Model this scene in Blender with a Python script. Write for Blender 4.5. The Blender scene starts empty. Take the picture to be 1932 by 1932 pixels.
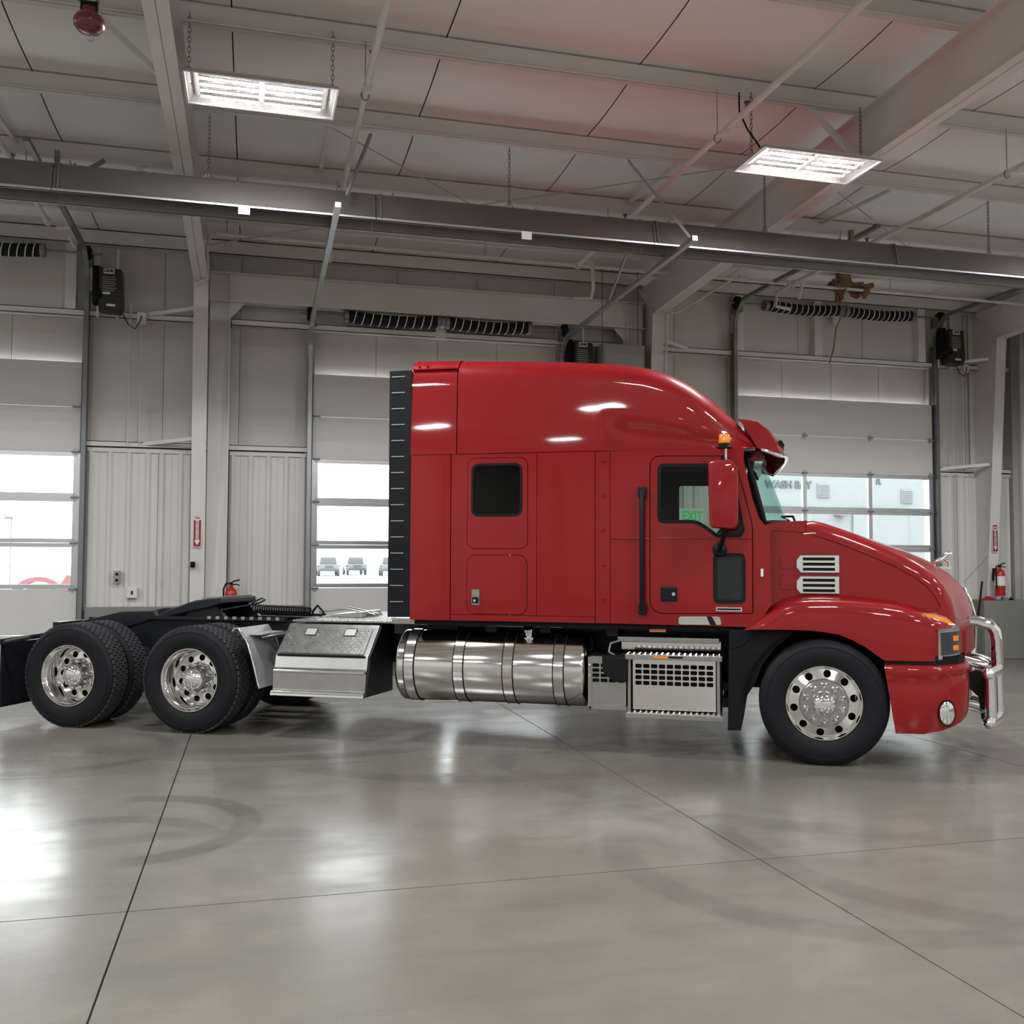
import bpy, bmesh, math, random
from mathutils import Vector, Matrix
random.seed(7)
scene = bpy.context.scene
col = scene.collection
R2 = math.radians

# ---------------------------------------------------------------- camera
FPX, CAM_H = 1850.0, 1.66
YAW, PITCH, ROLL = R2(14.7), R2(2.7), R2(0.2)
cd = Vector((math.sin(YAW)*math.cos(PITCH), math.cos(YAW)*math.cos(PITCH), math.sin(PITCH)))
cr0 = Vector((math.cos(YAW), -math.sin(YAW), 0)); cu0 = cr0.cross(cd)
cr = math.cos(ROLL)*cr0 + math.sin(ROLL)*cu0; cu = -math.sin(ROLL)*cr0 + math.cos(ROLL)*cu0
cam_data = bpy.data.cameras.new('camera'); cam = bpy.data.objects.new('camera', cam_data); col.objects.link(cam)
cam_data.sensor_width = 36.0; cam_data.lens = 36.0*FPX/1932.0; cam_data.clip_end = 400
m3 = Matrix((cr, cu, -cd)).transposed()
cam.matrix_world = Matrix.Translation((0, 0, CAM_H)) @ m3.to_4x4()
scene.camera = cam
# ---------------------------------------------------------------- world, exposure
world = bpy.data.worlds.new('overcast_sky'); scene.world = world; world.use_nodes = True
bg = world.node_tree.nodes['Background']; bg.inputs[0].default_value = (0.95, 0.98, 1.0, 1); bg.inputs[1].default_value = 5.0
vs = scene.view_settings
vs.view_transform = 'Standard'; vs.look = 'None'; vs.gamma = 1.0; vs.use_curve_mapping = False
vs.exposure = 0.54
TUBE_STRENGTH = 300.0
scene.cycles.use_denoising = True
scene.cycles.max_bounces = 8; scene.cycles.diffuse_bounces = 4; scene.cycles.glossy_bounces = 5
scene.cycles.transparent_max_bounces = 12; scene.cycles.transmission_bounces = 6
scene.cycles.sample_clamp_indirect = 6.0
scene.cycles.caustics_reflective = False; scene.cycles.caustics_refractive = False

# photogrammetry: a pixel of the photograph together with a real plane gives a real point
CAM = Vector((0, 0, CAM_H))
def onplane(px, py, n, c):
    v = cd + cr*((px-966)/FPX) - cu*((py-966)/FPX)
    return CAM + v*((c - n.dot(CAM))/n.dot(v))
TA = R2(-28.3)
TFX = Vector((math.cos(TA), math.sin(TA), 0)); TFY = Vector((-math.sin(TA), math.cos(TA), 0))
TO = Vector((4.447, 7.045, 0.0))          # floor point under the front axle, near tyre face
def sd(px, py, y):                        # truck side plane at lateral offset y -> (x, z) of the truck
    p = onplane(px, py, TFY, TFY.dot(TO)+y); v = p-TO
    return (v.dot(TFX), p.z)
def sds(pts, y): return [sd(a, b, y) for a, b in pts]

# ---------------------------------------------------------------- materials
def s2l(c):
    f = lambda v: v/12.92 if v <= 0.04045 else ((v+0.055)/1.055)**2.4
    return tuple(f(x/255.0) for x in c)
MATS = {}
def mat(name, rgb, rough=0.5, metal=0.0, coat=0.0, var=0.06, nscale=3.0, bump=0.0, bscale=40.0, emit=None, es=0.0, spec=0.5, rvar=0.0):
    m = bpy.data.materials.new(name); m.use_nodes = True; nt = m.node_tree; N = nt.nodes; L = nt.links
    b = N['Principled BSDF']
    geo = N.new('ShaderNodeNewGeometry'); nz = N.new('ShaderNodeTexNoise'); nz.inputs['Scale'].default_value = nscale; nz.inputs['Detail'].default_value = 4
    L.new(geo.outputs['Position'], nz.inputs['Vector'])
    rmp = N.new('ShaderNodeMix'); rmp.data_type = 'RGBA'
    rmp.inputs[6].default_value = (*[max(0, c*(1-var)) for c in rgb], 1); rmp.inputs[7].default_value = (*[min(1, c*(1+var)) for c in rgb], 1)
    L.new(nz.outputs['Fac'], rmp.inputs[0]); L.new(rmp.outputs[2], b.inputs['Base Color'])
    b.inputs['Roughness'].default_value = rough; b.inputs['Metallic'].default_value = metal
    b.inputs['Coat Weight'].default_value = coat; b.inputs['Coat Roughness'].default_value = 0.04
    b.inputs['Specular IOR Level'].default_value = spec
    if rvar:
        mr = N.new('ShaderNodeMapRange'); mr.inputs[3].default_value = rough-rvar; mr.inputs[4].default_value = rough+rvar
        L.new(nz.outputs['Fac'], mr.inputs[0]); L.new(mr.outputs[0], b.inputs['Roughness'])
    if bump:
        n2 = N.new('ShaderNodeTexNoise'); n2.inputs['Scale'].default_value = bscale; n2.inputs['Detail'].default_value = 3
        L.new(geo.outputs['Position'], n2.inputs['Vector'])
        bp = N.new('ShaderNodeBump'); bp.inputs['Strength'].default_value = bump; bp.inputs['Distance'].default_value = 0.02
        L.new(n2.outputs['Fac'], bp.inputs['Height']); L.new(bp.outputs[0], b.inputs['Normal'])
    if emit:
        b.inputs['Emission Color'].default_value = (*emit, 1); b.inputs['Emission Strength'].default_value = es
    MATS[name] = m; return m
def glass_mat(name, tint, refl=1.0, opac=0.0, dark=(0.02, 0.02, 0.02)):
    m = bpy.data.materials.new(name); m.use_nodes = True; nt = m.node_tree; N = nt.nodes; L = nt.links
    for n in list(N): N.remove(n)
    out = N.new('ShaderNodeOutputMaterial'); tr = N.new('ShaderNodeBsdfTransparent'); tr.inputs[0].default_value = (*tint, 1)
    gl = N.new('ShaderNodeBsdfGlossy'); gl.inputs['Roughness'].default_value = 0.02
    fr = N.new('ShaderNodeFresnel'); fr.inputs[0].default_value = 1.3
    mul = N.new('ShaderNodeMath'); mul.operation = 'MULTIPLY'; mul.inputs[1].default_value = refl; L.new(fr.outputs[0], mul.inputs[0])
    mx = N.new('ShaderNodeMixShader'); L.new(mul.outputs[0], mx.inputs[0]); L.new(tr.outputs[0], mx.inputs[1]); L.new(gl.outputs[0], mx.inputs[2])
    MATS[name] = m
    L.new(mx.outputs[0], out.inputs[0])
    return m
mat('steel_white', (0.70, 0.68, 0.65), 0.55, var=0.07, nscale=1.2)
mat('steel_grey', (0.43, 0.41, 0.385), 0.55, var=0.08)
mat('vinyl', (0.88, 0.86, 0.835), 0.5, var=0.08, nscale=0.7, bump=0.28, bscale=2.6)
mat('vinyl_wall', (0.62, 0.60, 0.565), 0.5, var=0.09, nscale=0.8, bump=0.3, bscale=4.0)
mat('roof_sheet', (0.30, 0.28, 0.26), 0.7)
mat('liner', (0.66, 0.645, 0.615), 0.45, var=0.05, nscale=0.9)
mat('door_white', (0.62, 0.605, 0.585), 0.45, var=0.04)
mat('aluminium', (0.55, 0.56, 0.58), 0.32, 0.85, var=0.06)
mat('galv', (0.36, 0.37, 0.38), 0.42, 0.75, var=0.15, nscale=9)
mat('track_dark', (0.20, 0.205, 0.21), 0.45, 0.7, var=0.2, nscale=6)
mat('knee', (0.22, 0.22, 0.21), 0.75, var=0.16, nscale=2.2, bump=0.1)
mat('black', (0.008, 0.008, 0.009), 0.6, var=0.2, spec=0.14)
mat('black_satin', (0.007, 0.008, 0.010), 0.4, var=0.2, spec=0.18)
mat('black_plastic', (0.02, 0.02, 0.022), 0.5, var=0.2)
mat('spring', (0.008, 0.008, 0.009), 0.6, 0.0, spec=0.2)
mat('stripe', (0.85, 0.85, 0.83), 0.5)
mat('peep', (0.012, 0.016, 0.016), 0.06, spec=0.5)
mat('reel_red', (0.13, 0.010, 0.016), 0.3, coat=0.4)
mat('satin_steel', (0.52, 0.52, 0.52), 0.38, 0.55, var=0.08, nscale=10)
mat('heater_steel', (0.17, 0.155, 0.145), 0.38, 0.8, var=0.18, nscale=2)
mat('heater_tube', (0.02, 0.021, 0.024), 0.42, 0.3)
mat('red_paint', (0.235, 0.0040, 0.0068), 0.4, coat=0.7, var=0.02, spec=0.12)
mat('red_matte', (0.30, 0.012, 0.015), 0.45)
mat('chrome', (0.86, 0.86, 0.86), 0.06, 1.0, var=0.01)
mat('polished', (0.80, 0.79, 0.77), 0.10, 1.0, var=0.02)
mat('brushed', (0.38, 0.38, 0.37), 0.30, 0.95, var=0.1, nscale=14, rvar=0.06)
mat('rubber', (0.009, 0.0095, 0.012), 0.55, var=0.25, nscale=8, spec=0.18)
mat('rubber_tread', (0.045, 0.045, 0.048), 0.7, var=0.25, nscale=14, spec=0.2)
mat('frame_black', (0.009, 0.010, 0.014), 0.4, var=0.25, spec=0.3)
mat('interior', (0.022, 0.022, 0.024), 0.7)
mat('interior_grey', (0.10, 0.10, 0.10), 0.7)
mat('amber', (0.80, 0.22, 0.01), 0.15, coat=0.6, emit=(1.0, 0.3, 0.02), es=0.06)
mat('lamp_lens', (0.05, 0.053, 0.056), 0.08, 0.3, coat=1.0)
mat('led_tube', (0.9, 0.9, 0.9), 0.4, emit=(0.965, 0.98, 1.0), es=TUBE_STRENGTH)
mat('sign_red', (0.28, 0.012, 0.016), 0.4)
mat('sign_white', (0.75, 0.73, 0.70), 0.45)
mat('sign_green', (0.02, 0.35, 0.08), 0.4, emit=(0.05, 0.8, 0.2), es=0.25)
mat('ext_red', (0.40, 0.012, 0.014), 0.3, coat=0.5)
mat('brown_batt', (0.22, 0.13, 0.06), 0.9, var=0.4, nscale=20, bump=0.6, bscale=30)
mat('pipe_white', (0.66, 0.635, 0.60), 0.45)
mat('asphalt', (0.48, 0.48, 0.47), 0.9)
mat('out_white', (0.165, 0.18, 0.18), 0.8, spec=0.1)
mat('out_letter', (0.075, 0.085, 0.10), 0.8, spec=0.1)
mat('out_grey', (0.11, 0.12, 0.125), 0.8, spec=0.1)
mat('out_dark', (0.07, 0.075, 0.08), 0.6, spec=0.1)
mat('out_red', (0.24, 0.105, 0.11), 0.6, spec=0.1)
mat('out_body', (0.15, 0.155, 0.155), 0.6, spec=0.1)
mat('cabinet_grey', (0.30, 0.31, 0.31), 0.5)
glass_mat('pane', (0.97, 0.985, 0.98), 0.8)
glass_mat('windshield_glass', (0.70, 0.86, 0.81), 0.35)
glass_mat('side_glass', (0.80, 0.86, 0.84), 0.9)
glass_mat('dark_glass', (0.05, 0.055, 0.055), 1.3)

def floor_material():
    m = bpy.data.materials.new('polished_concrete'); m.use_nodes = True; nt = m.node_tree; N = nt.nodes; L = nt.links; b = N['Principled BSDF']
    geo = N.new('ShaderNodeNewGeometry')
    def noise(scale, detail=5, dist=0.0, vec=None):
        n = N.new('ShaderNodeTexNoise'); n.inputs['Scale'].default_value = scale; n.inputs['Detail'].default_value = detail; n.inputs['Distortion'].default_value = dist
        L.new(vec if vec else geo.outputs['Position'], n.inputs['Vector']); return n.outputs['Fac']
    def rng(x, a, b_, c, d):
        r = N.new('ShaderNodeMapRange'); r.inputs[1].default_value = a; r.inputs[2].default_value = b_; r.inputs[3].default_value = c; r.inputs[4].default_value = d; L.new(x, r.inputs[0]); return r.outputs[0]
    def mth(op, a, c):
        r = N.new('ShaderNodeMath'); r.operation = op
        for i, v in enumerate((a, c)):
            if isinstance(v, (int, float)): r.inputs[i].default_value = v
            else: L.new(v, r.inputs[i])
        return r.outputs[0]
    def mixc(fac, a, c):
        r = N.new('ShaderNodeMix'); r.data_type = 'RGBA'
        for i, v in ((6, a), (7, c)):
            if isinstance(v, tuple): r.inputs[i].default_value = (*v, 1)
            else: L.new(v, r.inputs[i])
        L.new(fac, r.inputs[0]); return r.outputs[2]
    big = noise(0.55, 6, 0.6); mid = noise(2.3, 8, 0.25); fine = noise(60, 3)
    mp = N.new('ShaderNodeMapping'); mp.inputs['Scale'].default_value = (0.45, 2.2, 1); mp.inputs['Rotation'].default_value = (0, 0, 0.35); L.new(geo.outputs['Position'], mp.inputs[0])
    streak = noise(2.0, 6, 0.3, mp.outputs[0])
    c = mixc(rng(big, 0.3, 0.7, 0, 1), (0.160, 0.150, 0.122), (0.236, 0.223, 0.186))
    c = mixc(rng(mid, 0.38, 0.68, 0, 0.75), c, (0.146, 0.137, 0.112))
    c = mixc(rng(streak, 0.50, 0.80, 0, 0.6), c, (0.118, 0.112, 0.094))
    c = mixc(rng(fine, 0.3, 0.7, 0, 0.06), c, (0.10, 0.095, 0.083))
    # tyre marks: arcs of rings, broken up by noise
    def ring(cx, cy, r, w, amount, dirx, diry, cut):
        d = N.new('ShaderNodeVectorMath'); d.operation = 'DISTANCE'; d.inputs[1].default_value = (cx, cy, 0); L.new(geo.outputs['Position'], d.inputs[0])
        e = mth('ABSOLUTE', mth('SUBTRACT', d.outputs['Value'], r), 0)
        f = rng(e, w*0.6, w, 1, 0)
        dt = N.new('ShaderNodeVectorMath'); dt.operation = 'DOT_PRODUCT'; dt.inputs[1].default_value = (dirx, diry, 0)
        sb = N.new('ShaderNodeVectorMath'); sb.operation = 'SUBTRACT'; sb.inputs[1].default_value = (cx, cy, 0); L.new(geo.outputs['Position'], sb.inputs[0]); L.new(sb.outputs[0], dt.inputs[0])
        g = rng(dt.outputs['Value'], cut, cut+0.25*r, 0, 1)
        return mth('MULTIPLY', mth('MULTIPLY', f, g), mth('MULTIPLY', rng(mid, 0.25, 0.6, 0.35, 1.0), amount))
    marks = None
    for a in ((-0.75, 6.5, 0.74, 0.11, 0.6, 1, 0.1, -0.1), (-0.4, 4.2, 2.05, 0.12, 0.4, -0.2, 1, 1.2), (-0.9, 6.0, 0.72, 0.10, 0.45, 0.2, 1, 0.2),
              (3.3, 5.0, 1.3, 0.13, 0.35, -0.8, -0.6, 0.5), (4.6, 5.2, 1.85, 0.14, 0.35, -0.85, -0.5, 0.9), (0.2, 12.0, 3.2, 0.2, 0.5, -0.1, -1, 2.5), (0.5, 11.0, 2.6, 0.14, 0.5, 0, -1, 1.9),
              (-1.6, 9.2, 0.9, 0.1, 0.45, 1, -0.3, 0.3), (2.2, 9.6, 2.4, 0.16, 0.4, -0.3, -1, 1.8), (5.0, 8.0, 3.0, 0.16, 0.3, -1, -0.6, 2.4)):
        k = ring(*a); marks = k if marks is None else mth('MAXIMUM', marks, k)
    c = mixc(marks, c, (0.082, 0.078, 0.070))
    L.new(c, b.inputs['Base Color'])
    rr = mth('ADD', rng(mid, 0.3, 0.75, 0.17, 0.27), rng(streak, 0.45, 0.8, 0.0, 0.09)); L.new(rr, b.inputs['Roughness'])
    b.inputs['Specular IOR Level'].default_value = 0.6
    bp = N.new('ShaderNodeBump'); bp.inputs['Strength'].default_value = 0.025; bp.inputs['Distance'].default_value = 0.01; L.new(mid, bp.inputs['Height']); L.new(bp.outputs[0], b.inputs['Normal'])
    MATS['floor'] = m
floor_material()

# ---------------------------------------------------------------- mesh helpers
def link(o, parent=None):
    col.objects.link(o)
    if parent is not None: o.parent = parent
    return o
def tag(o, label, cat, group=None):
    o['label'] = label; o['category'] = cat
    if group: o['group'] = group
    return o
def empty(name, loc=(0, 0, 0), rz=0.0, label=None, cat=None, group=None):
    o = bpy.data.objects.new(name, None); o.location = loc; o.rotation_euler = (0, 0, rz); o.empty_display_size = 0.2
    col.objects.link(o)
    if label: tag(o, label, cat, group)
    return o
class MB:
    def __init__(s): s.v = []; s.f = []
    def add(s, vs, fs):
        k = len(s.v); s.v += [tuple(p) for p in vs]; s.f += [tuple(i+k for i in f) for f in fs]; return s
    def box(s, x0, x1, y0, y1, z0, z1):
        return s.add([(x0, y0, z0), (x1, y0, z0), (x1, y1, z0), (x0, y1, z0), (x0, y0, z1), (x1, y0, z1), (x1, y1, z1), (x0, y1, z1)],
                     [(0, 3, 2, 1), (4, 5, 6, 7), (0, 1, 5, 4), (1, 2, 6, 5), (2, 3, 7, 6), (3, 0, 4, 7)])
    def tube(s, pts, r, n=8, closed=False, caps=True, flat=None):
        pts = [Vector(p) for p in pts]; k = len(pts); rings = []
        up = None
        for i, p in enumerate(pts):
            a = pts[i-1] if (i > 0 or closed) else p; b = pts[(i+1) % k] if (i < k-1 or closed) else p
            t = (b-a).normalized()
            if up is None:
                up = Vector((0, 0, 1)) if abs(t.z) < 0.9 else Vector((1, 0, 0))
            u = (up - t*up.dot(t)).normalized(); w = t.cross(u); up = u
            rr = r[i] if isinstance(r, (list, tuple)) else r
            ro = math.pi/n if n == 4 else 0
            ring = []
            for j in range(n):
                an = 2*math.pi*j/n + ro; cu_, cw_ = math.cos(an), math.sin(an)
                if flat: cu_ *= flat[0]; cw_ *= flat[1]
                ring.append(p + u*(rr*cu_) + w*(rr*cw_))
            rings.append(ring)
        vs = [q for ring in rings for q in ring]; fs = []
        for i in range(k if closed else k-1):
            for j in range(n):
                a = i*n+j; b = i*n+(j+1) % n; c = ((i+1) % k)*n+(j+1) % n; d = ((i+1) % k)*n+j
                fs.append((a, b, c, d))
        if caps and not closed:
            fs.append(tuple(reversed(range(n)))); fs.append(tuple((k-1)*n+j for j in range(n)))
        return s.add(vs, fs)
    def cyl(s, p0, p1, r, n=16): return s.tube([p0, p1], r, n)
    def lathe(s, prof, c, axis='y', n=48, sgn=1):
        # prof: (radius, along-axis) list
        vs = []; fs = []
        for r, a in prof:
            for j in range(n):
                t = 2*math.pi*j/n; p, q = r*math.cos(t), r*math.sin(t)
                if axis == 'y': vs.append((c[0]+p, c[1]+a*sgn, c[2]+q))
                elif axis == 'z': vs.append((c[0]+p, c[1]+q, c[2]+a*sgn))
                else: vs.append((c[0]+a*sgn, c[1]+p, c[2]+q))
        for i in range(len(prof)-1):
            for j in range(n):
                fs.append((i*n+j, i*n+(j+1) % n, (i+1)*n+(j+1) % n, (i+1)*n+j))
        if prof[0][0] > 1e-6 and False: pass
        return s.add(vs, fs)
    def grid(s, rows, closed=False):
        n = len(rows[0]); vs = [p for r in rows for p in r]; fs = []
        for i in range(len(rows)-1):
            for j in range(n if closed else n-1):
                fs.append((i*n+j, i*n+(j+1) % n, (i+1)*n+(j+1) % n, (i+1)*n+j))
        return s.add(vs, fs)
    def prism(s, poly, axis, a0, a1):
        # poly: 2D outline; axis 'y': poly=(x,z); 'x': poly=(y,z); 'z': poly=(x,y)
        def P(p, a): return (p[0], a, p[1]) if axis == 'y' else ((a, p[0], p[1]) if axis == 'x' else (p[0], p[1], a))
        n = len(poly)
        return s.add([P(p, a0) for p in poly]+[P(p, a1) for p in poly],
                     [tuple(range(n)), tuple(range(2*n-1, n-1, -1))]+[(i, (i+1) % n, n+(i+1) % n, n+i) for i in range(n)])
    def mesh(s, name, m, smooth=None, bevel=0.0, solid=0.0, mergd=1e-5):
        me = bpy.data.meshes.new(name); me.from_pydata(s.v, [], s.f)
        bm = bmesh.new(); bm.from_mesh(me); bmesh.ops.remove_doubles(bm, verts=bm.verts[:], dist=mergd)
        if solid: bmesh.ops.recalc_face_normals(bm, faces=bm.faces[:]); bmesh.ops.solidify(bm, geom=bm.faces[:], thickness=solid)
        bmesh.ops.recalc_face_normals(bm, faces=bm.faces[:])
        if bevel:
            es = [e for e in bm.edges if len(e.link_faces) == 2 and e.calc_face_angle(0) > 0.6]
            bmesh.ops.bevel(bm, geom=es, offset=bevel, segments=2, profile=0.6, affect='EDGES', clamp_overlap=True)
        bm.to_mesh(me); bm.free()
        me.materials.append(MATS[m] if isinstance(m, str) else m)
        if smooth is not None:
            me.shade_smooth(); me.set_sharp_from_angle(angle=R2(smooth))
        return me
    def build(s, name, m, parent=None, smooth=None, **k):
        return link(bpy.data.objects.new(name, s.mesh(name, m, smooth, **k)), parent)
def inst(name, me, parent=None, loc=(0, 0, 0), rot=(0, 0, 0), scale=(1, 1, 1)):
    o = bpy.data.objects.new(name, me); o.location = loc; o.rotation_euler = rot; o.scale = scale
    return link(o, parent)
def copy_tree(o, parent=None):
    c = o.copy(); col.objects.link(c); c.parent = parent
    for ch in list(o.children): copy_tree(ch, c)
    return c
def text_mesh(txt, size, m, depth=0.004, bold=0.0):
    cu_ = bpy.data.curves.new('lettering', 'FONT'); cu_.body = txt; cu_.size = size; cu_.extrude = depth/2; cu_.align_x = 'CENTER'; cu_.align_y = 'CENTER'; cu_.resolution_u = 3; cu_.offset = bold*size
    ob = bpy.data.objects.new('lettering', cu_); col.objects.link(ob)
    dg = bpy.context.evaluated_depsgraph_get(); me = bpy.data.meshes.new_from_object(ob.evaluated_get(dg))
    bpy.data.objects.remove(ob); bpy.data.curves.remove(cu_)
    me.materials.clear(); me.materials.append(MATS[m]); return me
def rrect(x0, z0, x1, z1, r, n=5):
    pts = []
    for cx, cz, a in ((x1-r, z1-r, 0), (x0+r, z1-r, 90), (x0+r, z0+r, 180), (x1-r, z0+r, 270)):
        for i in range(n+1):
            t = R2(a+90*i/n); pts.append((cx+r*math.cos(t), cz+r*math.sin(t)))
    return pts
def rpoly(pts, r, n=4):
    out = []; k = len(pts)
    for i in range(k):
        p = Vector(pts[i]); a = Vector(pts[i-1]); b = Vector(pts[(i+1) % k]); rr = r[i] if isinstance(r, (list, tuple)) else r
        la, lb = (a-p).length, (b-p).length; d = min(rr, la*0.45, lb*0.45)
        if d < 1e-4: out.append(tuple(p)); continue
        q0 = p+(a-p).normalized()*d; q1 = p+(b-p).normalized()*d
        for j in range(n+1):
            t = j/n; out.append(tuple(q0*(1-t)**2+p*2*t*(1-t)+q1*t*t))
    return out
def inset_poly(pts, d):
    c = Vector((sum(p[0] for p in pts)/len(pts), sum(p[1] for p in pts)/len(pts))); out = []; k = len(pts)
    area = sum(pts[i-1][0]*pts[i][1]-pts[i][0]*pts[i-1][1] for i in range(k))
    sg = 1 if area > 0 else -1
    for i in range(k):
        a, p, b = Vector(pts[i-1]), Vector(pts[i]), Vector(pts[(i+1) % k])
        n1 = Vector((-(p-a).y, (p-a).x)); n2 = Vector((-(b-p).y, (b-p).x))
        nn = (n1.normalized() if n1.length > 1e-9 else Vector((0, 0)))+(n2.normalized() if n2.length > 1e-9 else Vector((0, 0)))
        nn = nn.normalized() if nn.length > 1e-9 else nn
        out.append(tuple(p+nn*d*sg))
    return out
def interp(x, tab):
    if x <= tab[0][0]: return tab[0][1]
    for (a, b), (c, d) in zip(tab, tab[1:]):
        if x <= c: return b+(d-b)*(x-a)/(c-a)
    return tab[-1][1]
def plate_mesh(name, outline, m, f, th, holes=(), dx=0.25, dz=0.12, smooth=40, cut=True):
    """flat outline in (x,z) with holes, curved by y=f(x,z), given thickness th along +y"""
    bm = bmesh.new(); es = []
    for loop in [outline]+list(holes):
        vs_ = [bm.verts.new((p[0], 0, p[1])) for p in loop]
        for i in range(len(vs_)): es.append(bm.edges.new((vs_[i], vs_[(i+1) % len(vs_)])))
    bmesh.ops.triangle_fill(bm, use_beauty=True, use_dissolve=False, edges=es)
    if cut:
        xs = [v.co.x for v in bm.verts]; zs = [v.co.z for v in bm.verts]
        x = math.floor(min(xs)/dx)*dx+dx
        while x < max(xs):
            bmesh.ops.bisect_plane(bm, geom=bm.verts[:]+bm.edges[:]+bm.faces[:], plane_co=(x, 0, 0), plane_no=(1, 0, 0), dist=1e-5); x += dx
        z = math.floor(min(zs)/dz)*dz+dz
        while z < max(zs):
            bmesh.ops.bisect_plane(bm, geom=bm.verts[:]+bm.edges[:]+bm.faces[:], plane_co=(0, 0, z), plane_no=(0, 0, 1), dist=1e-5); z += dz
    for v in bm.verts: v.co.y = f(v.co.x, v.co.z)
    r = bmesh.ops.extrude_face_region(bm, geom=bm.faces[:])
    for g in r['geom']:
        if isinstance(g, bmesh.types.BMVert): g.co.y += th
    bmesh.ops.recalc_face_normals(bm, faces=bm.faces[:])
    me = bpy.data.meshes.new(name); bm.to_mesh(me); bm.free(); me.materials.append(MATS[m])
    if smooth: me.shade_smooth(); me.set_sharp_from_angle(angle=R2(smooth))
    return me
# ================================================================ THE BUILDING
XL, XR, YF, YB = -13.9, 12.75, -12.35, 14.5
DOORS = ((-6.0, -2.30), (0.78, 4.46), (7.48, 11.16))
DZ = 0.615; DTOP = DZ*7
KNEE = 0.98; LINER = 3.18
def zb(y): return 5.95+0.033*min(14.35-y, 14.35-1.0-(1.0-y) if y < 1.0 else 99)   # underside of the purlins
def struct(o): o['kind'] = 'structure'; return o
FRAMES = (-13.4, -7.40, -0.75, 5.89, 12.10)

# floor: slabs with sawn joints
fl_o = struct(MB().box(XL, XR, YF, YB, -0.2, -0.045).build('floor', 'roof_sheet'))
jx = [XL]+[-0.55+3.28*k for k in range(-4, 5) if XL < -0.55+3.28*k < XR]+[XR]
jy = [YF]+[4.98+3.12*k for k in range(-6, 4) if YF < 4.98+3.12*k < 14.2]+[YB]
for a, b in zip(jx, jx[1:]):
    for c, d in zip(jy, jy[1:]):
        g = 0.0045
        MB().box(a+g, b-g, c+g, d-g, -0.05, 0).build('concrete_slab', 'floor', fl_o)

# back wall: sheeting with door openings
wb = MB(); xs = [XL]+[v for d in DOORS for v in d]+[XR]
for i in range(0, len(xs), 2): wb.box(xs[i], xs[i+1], 14.5, 14.58, 0, 6.4)
for a, b in DOORS: wb.box(a, b, 14.5, 14.58, DTOP, 6.4)
wall_back = struct(wb.build('wall_back', 'roof_sheet'))
# pillow-shaped insulation blankets, one mesh shared
def pillow(name, m, nx=8, nz=8, bul=1.0):
    rows = []
    for j in range(nz+1):
        r = []
        for i in range(nx+1):
            u, w = i/nx, j/nz; s = (1-(2*u-1)**6)*(1-(2*w-1)**4)
            r.append((u, -s*bul, w))
        rows.append(r)
    return MB().grid(rows).mesh(name, m, 60)
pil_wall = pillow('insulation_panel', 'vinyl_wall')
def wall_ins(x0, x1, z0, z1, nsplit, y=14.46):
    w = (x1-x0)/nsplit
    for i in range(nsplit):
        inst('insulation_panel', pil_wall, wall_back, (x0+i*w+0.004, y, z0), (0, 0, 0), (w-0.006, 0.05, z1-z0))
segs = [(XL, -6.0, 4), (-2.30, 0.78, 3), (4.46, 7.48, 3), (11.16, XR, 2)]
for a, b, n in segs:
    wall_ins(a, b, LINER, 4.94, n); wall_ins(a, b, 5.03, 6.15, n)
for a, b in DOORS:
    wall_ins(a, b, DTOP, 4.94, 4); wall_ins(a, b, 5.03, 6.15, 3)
# girts (channel section) and door header posts
def girt(x0, x1, z0, z1, y0=14.29, y1=14.46, m='steel_white'):
    b = MB(); b.box(x0, x1, y0, y0+0.012, z0, z1); b.box(x0, x1, y0, y1, z1-0.01, z1); b.box(x0, x1, y0, y1, z0, z0+0.01)
    return b.build('girt', m, wall_back)
gx = [XL, -7.5, -6.0, -2.3, -0.82, -0.36, 0.72, 4.52, 5.55, 6.0, 7.42, 11.2, 12.0, XR]
for a, b in zip(gx, gx[1:]):
    if (a, b) in ((-0.82, -0.36), (5.55, 6.0)): continue
    girt(a, b, 4.94, 5.03)
for a, b in ((XL, -6.05), (-2.24, 0.72), (4.52, 7.42), (11.22, 12.0), (12.2, XR)):
    girt(a, b, LINER-0.02, LINER+0.06)
for x in (8.93, 10.92, -2.55, -6.0, 7.5):
    MB().box(x, x+0.14, 14.30, 14.45, 5.03, 5.95).build('header_post', 'steel_white', wall_back)
for a, b in DOORS:
    for x in (a-0.10, b-0.02):
        MB().box(x, x+0.12, 14.34, 14.5, 0, 5.0).build('door_jamb', 'steel_grey', wall_back)
MB().box(XL, XR, 14.28, 14.5, 5.95, 5.96).box(XL, XR, 14.28, 14.29, 5.95, 6.15).box(XL, XR, 14.28, 14.5, 6.14, 6.15).build('eave_strut', 'steel_white', wall_back)
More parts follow.
